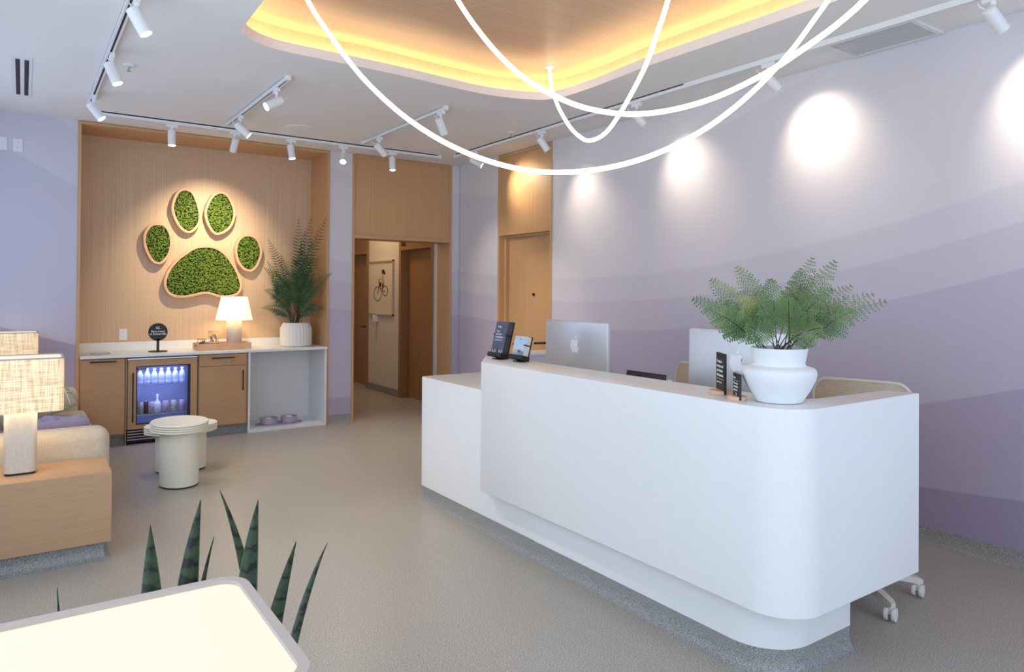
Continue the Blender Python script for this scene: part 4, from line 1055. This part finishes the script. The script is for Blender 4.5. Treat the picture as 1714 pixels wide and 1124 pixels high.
def sprinkler(label, x, y):
    o = thing('fire_sprinkler', label, 'sprinkler', (x, y, ZC), group='ceiling sprinklers')
    obj('cup', lathe(BM(), [(.038, 0), (.036, -.008), (.020, -.012)], n=28), M['white'], o, smooth=True)
    b = BM(); tube(b, [(0, 0, -.01), (0, 0, -.040)], .006, 8); lathe(b, [(.016, -.042), (.016, -.040)], n=16); obj('sprinkler_head', b, M['steel'], o)
sprinkler('small pendent sprinkler beside the left track rail', .594, 5.569)
sprinkler('small pendent sprinkler above the wooden door', 3.93, 5.70)
t = thing('ceiling_speaker', 'flush round white speaker cover in the ceiling before the niche', 'speaker', (2.175, 6.76, ZC))
obj('cover', lathe(BM(), [(.135, 0), (.134, -.004), (.125, -.005)], n=48), M['ceiling'], t, smooth=True)

# ------------------------------------------------------------------ track lights
def rail(label, p, q):
    p, q = Vector(p), Vector(q); c = (p+q)/2; L = (q-p).length; rz = atan2((q-p).y, (q-p).x)
    o = thing('track_rail', label, 'track rail', (c.x, c.y, ZC), rz, 'ceiling track rails')
    b = BM(); box(b, -L/2, -.018, -.034, L/2, -.007, 0); box(b, -L/2, .007, -.034, L/2, .018, 0); box(b, -L/2, -.018, -.010, L/2, .018, 0)
    obj('channel', b, M['white'], o)
    obj('slot', box(BM(), -L/2+.02, -.0068, -.026, L/2-.02, .0068, -.011), M['dark'], o)
    for s in (-1, 1): obj('end_cap', box(BM(), s*L/2-.022, -.019, -.0355, s*L/2+.022, .019, 0, .002, 1), M['white'], o)
rail('track rail running away along the left side of the ceiling', (.465, 2.9, 0), (.445, 6.72, 0))
rail('long track rail across the ceiling in front of the niche', (.53, 7.17, 0), (3.93, 7.17, 0))
rail('short track rail with two spotlights, left of the wood recess', (1.56, 6.93, 0), (1.572, 5.16, 0))
rail('short track rail with two spotlights, before the passage', (2.91, 6.95, 0), (2.92, 5.22, 0))
rail('long track rail running along the right wall', (4.06, 7.0, 0), (4.06, .2, 0))

def spot_proto():
    o = thing('spotlight', 'x', 'spotlight')
    obj('adapter', box(BM(), -.014, -.05, -.030, .014, .05, 0, .002, 1), M['white'], o)
    b = BM(); tube(b, [(0, 0, -.028), (0, 0, -.048)], .014, 12); box(b, -.004, -.010, -.125, .004, .010, -.045); obj('arm', b, M['white'], o, smooth=True)
    h = obj('head', lathe(BM(), [(.010, .052), (.030, .050), (.034, .046), (.034, -.092), (.031, -.094), (.030, -.088)], n=32, cap1=False), M['white'], o, smooth=True)
    obj('lens', lathe(BM(), [(.0305, -.0932), (.0305, -.090)], n=28), M['lens'], h)
    b = BM(); tube(b, [(-.012, 0, .050), (-.030, .0, .075), (-.028, 0, .1)], .003, 6); obj('feed_wire', b, M['white'], h)
    return o
SP = spot_proto()
def spot(label, x, y, d, watts, size, blend=.9, first=[True], color=(1, .87, .68), grp='white track spotlights', soft=.03, ry=0):
    o = SP if first[0] else copy_tree(SP); first[0] = False
    o.location = (x, y, ZC-.034); o.rotation_euler = (0, 0, ry); tag(o, label, 'spotlight', grp)
    d = Vector(d).normalized()
    h = [c for c in o.children if c.name.startswith('head')][0]
    dl = Matrix.Rotation(-ry, 3, 'Z') @ d
    h.location = Vector((0, 0, -.105))+Vector((.0, .0, 0))
    h.rotation_euler = (-dl).to_track_quat('Z', 'Y').to_euler()
    l = bpy.data.lights.new('spot_beam', 'SPOT'); l.energy = watts; l.spot_size = R(size); l.spot_blend = blend; l.color = color; l.shadow_soft_size = soft
    q = bpy.data.objects.new('spot_beam', l); COL.objects.link(q)
    q.location = Vector((x, y, ZC-.034-.105))+d*.10; q.rotation_euler = (-d).to_track_quat('Z', 'Y').to_euler()
H2 = pi/2
spot('white spotlight cut by the top edge of the frame, on the left rail', .478, 4.16, (.5, -.2, -1), 60, 60)
spot('white spotlight in the middle of the left rail, beside the sprinkler', .462, 5.26, (.38, -.2, -1), 60, 60)
spot('white spotlight at the far end of the left rail', .45, 6.48, (.7, -.3, -1), 60, 60)
spot('white spotlight over the niche, first from the left on the long rail', 1.12, 7.17, (.0, -.10, -1), 45, 62, ry=H2)
spot('white spotlight over the moss paw, second on the long rail, lens turned away', 1.68, 7.17, (-.05, 1.0, -1.05), 130, 80, color=(1, .82, .58), ry=H2)
spot('white spotlight over the niche right corner, third on the long rail', 2.225, 7.17, (.1, -.18, -1), 45, 62, ry=H2)
spot('white glaring spotlight before the lavender pier, fourth on the long rail', 2.78, 7.17, (-.35, -.75, -1), 45, 60, ry=H2)
spot('white spotlight over the passage portal, last on the long rail', 3.345, 7.17, (0, -.12, -1), 45, 60, ry=H2)
spot('white spotlight at the far end of the short left rail, pointing right', 1.562, 6.47, (1, -.3, -.9), 50, 55)
spot('white spotlight at the near end of the short left rail, pointing left', 1.568, 5.42, (-1, -.15, -.6), 45, 55)
spot('white spotlight at the far end of the short rail before the passage', 2.915, 6.55, (1, .1, -.9), 40, 55)
spot('white spotlight at the near end of the short rail before the passage', 2.915, 5.29, (.7, .35, -1), 50, 55)
WARM = (1, .84, .63)
def aim(y, t): return (XR-4.06, t[0]-y, t[1]-(ZC-.14))
spot('white spotlight half hidden by the rope light, aimed at the oak door panel', 4.06, 6.60, aim(6.60, (6.28, 2.62)), 27, 90, 1, color=(1, .85, .6))
spot('white spotlight right of the wooden door, washing the lavender wall', 4.06, 5.37, aim(5.37, (5.2, 2.28)), 19, 85, 1, color=WARM)
spot('white spotlight behind the crossing rope lights on the right rail', 4.06, 4.11, aim(4.11, (3.96, 2.48)), 19, 85, 1, color=WARM)
spot('white spotlight under the rope crossing, next to the ceiling grille', 4.06, 2.88, aim(2.88, (2.77, 2.58)), 23, 92, 1, color=WARM)
spot('white spotlight nearest the camera on the right rail, top right corner', 4.06, 1.56, aim(1.56, (1.42, 2.50)), 28, 92, 1, color=WARM)

# ------------------------------------------------------------------ rope lights
def rope(label, pts, ends):
    o = thing('rope_light', label, 'pendant light', (pts[0][0], pts[0][1], ZT), group='draped rope lights under the wood recess')
    P = [Vector(p) for p in pts]; full = P[:]
    if ends[0]: full = [Vector(ends[0])]+full
    if ends[1]: full = full+[Vector(ends[1])]
    base = Vector(o.location)
    pp = [p-base for p in catmull(full, 6)]
    b = BM(); tube(b, pp, .0118, 12); obj('glowing_tube', b, M['rope'], o, smooth='all')
    for e in (full[0], full[-1]):
        b = BM(); lathe(b, [(.040, ZT), (.040, ZT-.006), (.030, ZT-.012), (.013, ZT-.018), (.013, min(e.z, ZT-.02)-.01)], e.x, e.y, n=28)
        obj('canopy', b, M['white'], o, world=True, smooth=True)
rope('widest rope light swag, hanging lowest across the picture', [(1.245, 3.747, 3.059), (1.304, 3.63, 2.881), (1.412, 3.442, 2.62), (1.535, 3.27, 2.42), (1.659, 3.119, 2.279), (1.785, 2.982, 2.18), (1.913, 2.854, 2.114), (2.042, 2.735, 2.079), (2.173, 2.622, 2.075), (2.306, 2.515, 2.096), (2.442, 2.412, 2.142), (2.583, 2.315, 2.217), (2.73, 2.222, 2.323), (2.886, 2.136, 2.47), (3.056, 2.057, 2.664), (3.197, 2.004, 2.855), (3.268, 1.981, 2.953), (3.35, 1.955, 3.08)], [(1.215, 3.82, ZT-.02), (3.43, 1.93, ZT-.02)])
rope('middle rope light swag, nearest the camera at its right end', [(1.808, 3.114, 2.982), (1.873, 3.019, 2.814), (1.947, 2.912, 2.658), (2.02, 2.809, 2.542), (2.093, 2.71, 2.461), (2.163, 2.614, 2.399), (2.232, 2.519, 2.358), (2.313, 2.402, 2.33), (2.39, 2.286, 2.326), (2.46, 2.171, 2.34), (2.523, 2.055, 2.368), (2.577, 1.938, 2.41), (2.622, 1.822, 2.459), (2.655, 1.704, 2.519), (2.678, 1.588, 2.578), (2.685, 1.476, 2.643), (2.675, 1.36, 2.73), (2.655, 1.23, 2.87), (2.625, 1.12, 3.03)], [(1.785, 3.16, 3.09), (2.60, 1.03, ZT-.02)])
rope('short deep rope light loop with its white canopy in view', [(3.300, 4.260, 3.10), (3.213, 4.126, 2.98), (3.08, 3.872, 2.771), (2.97, 3.619, 2.585), (2.92, 3.454, 2.484), (2.903, 3.36, 2.446), (2.884, 3.238, 2.441), (2.844, 3.093, 2.471), (2.748, 2.854, 2.559), (2.655, 2.626, 2.675), (2.595, 2.485, 2.795), (2.578, 2.399, 2.927)], [(3.385, 4.385, ZT-.02), (2.57, 2.28, ZT-.02)])
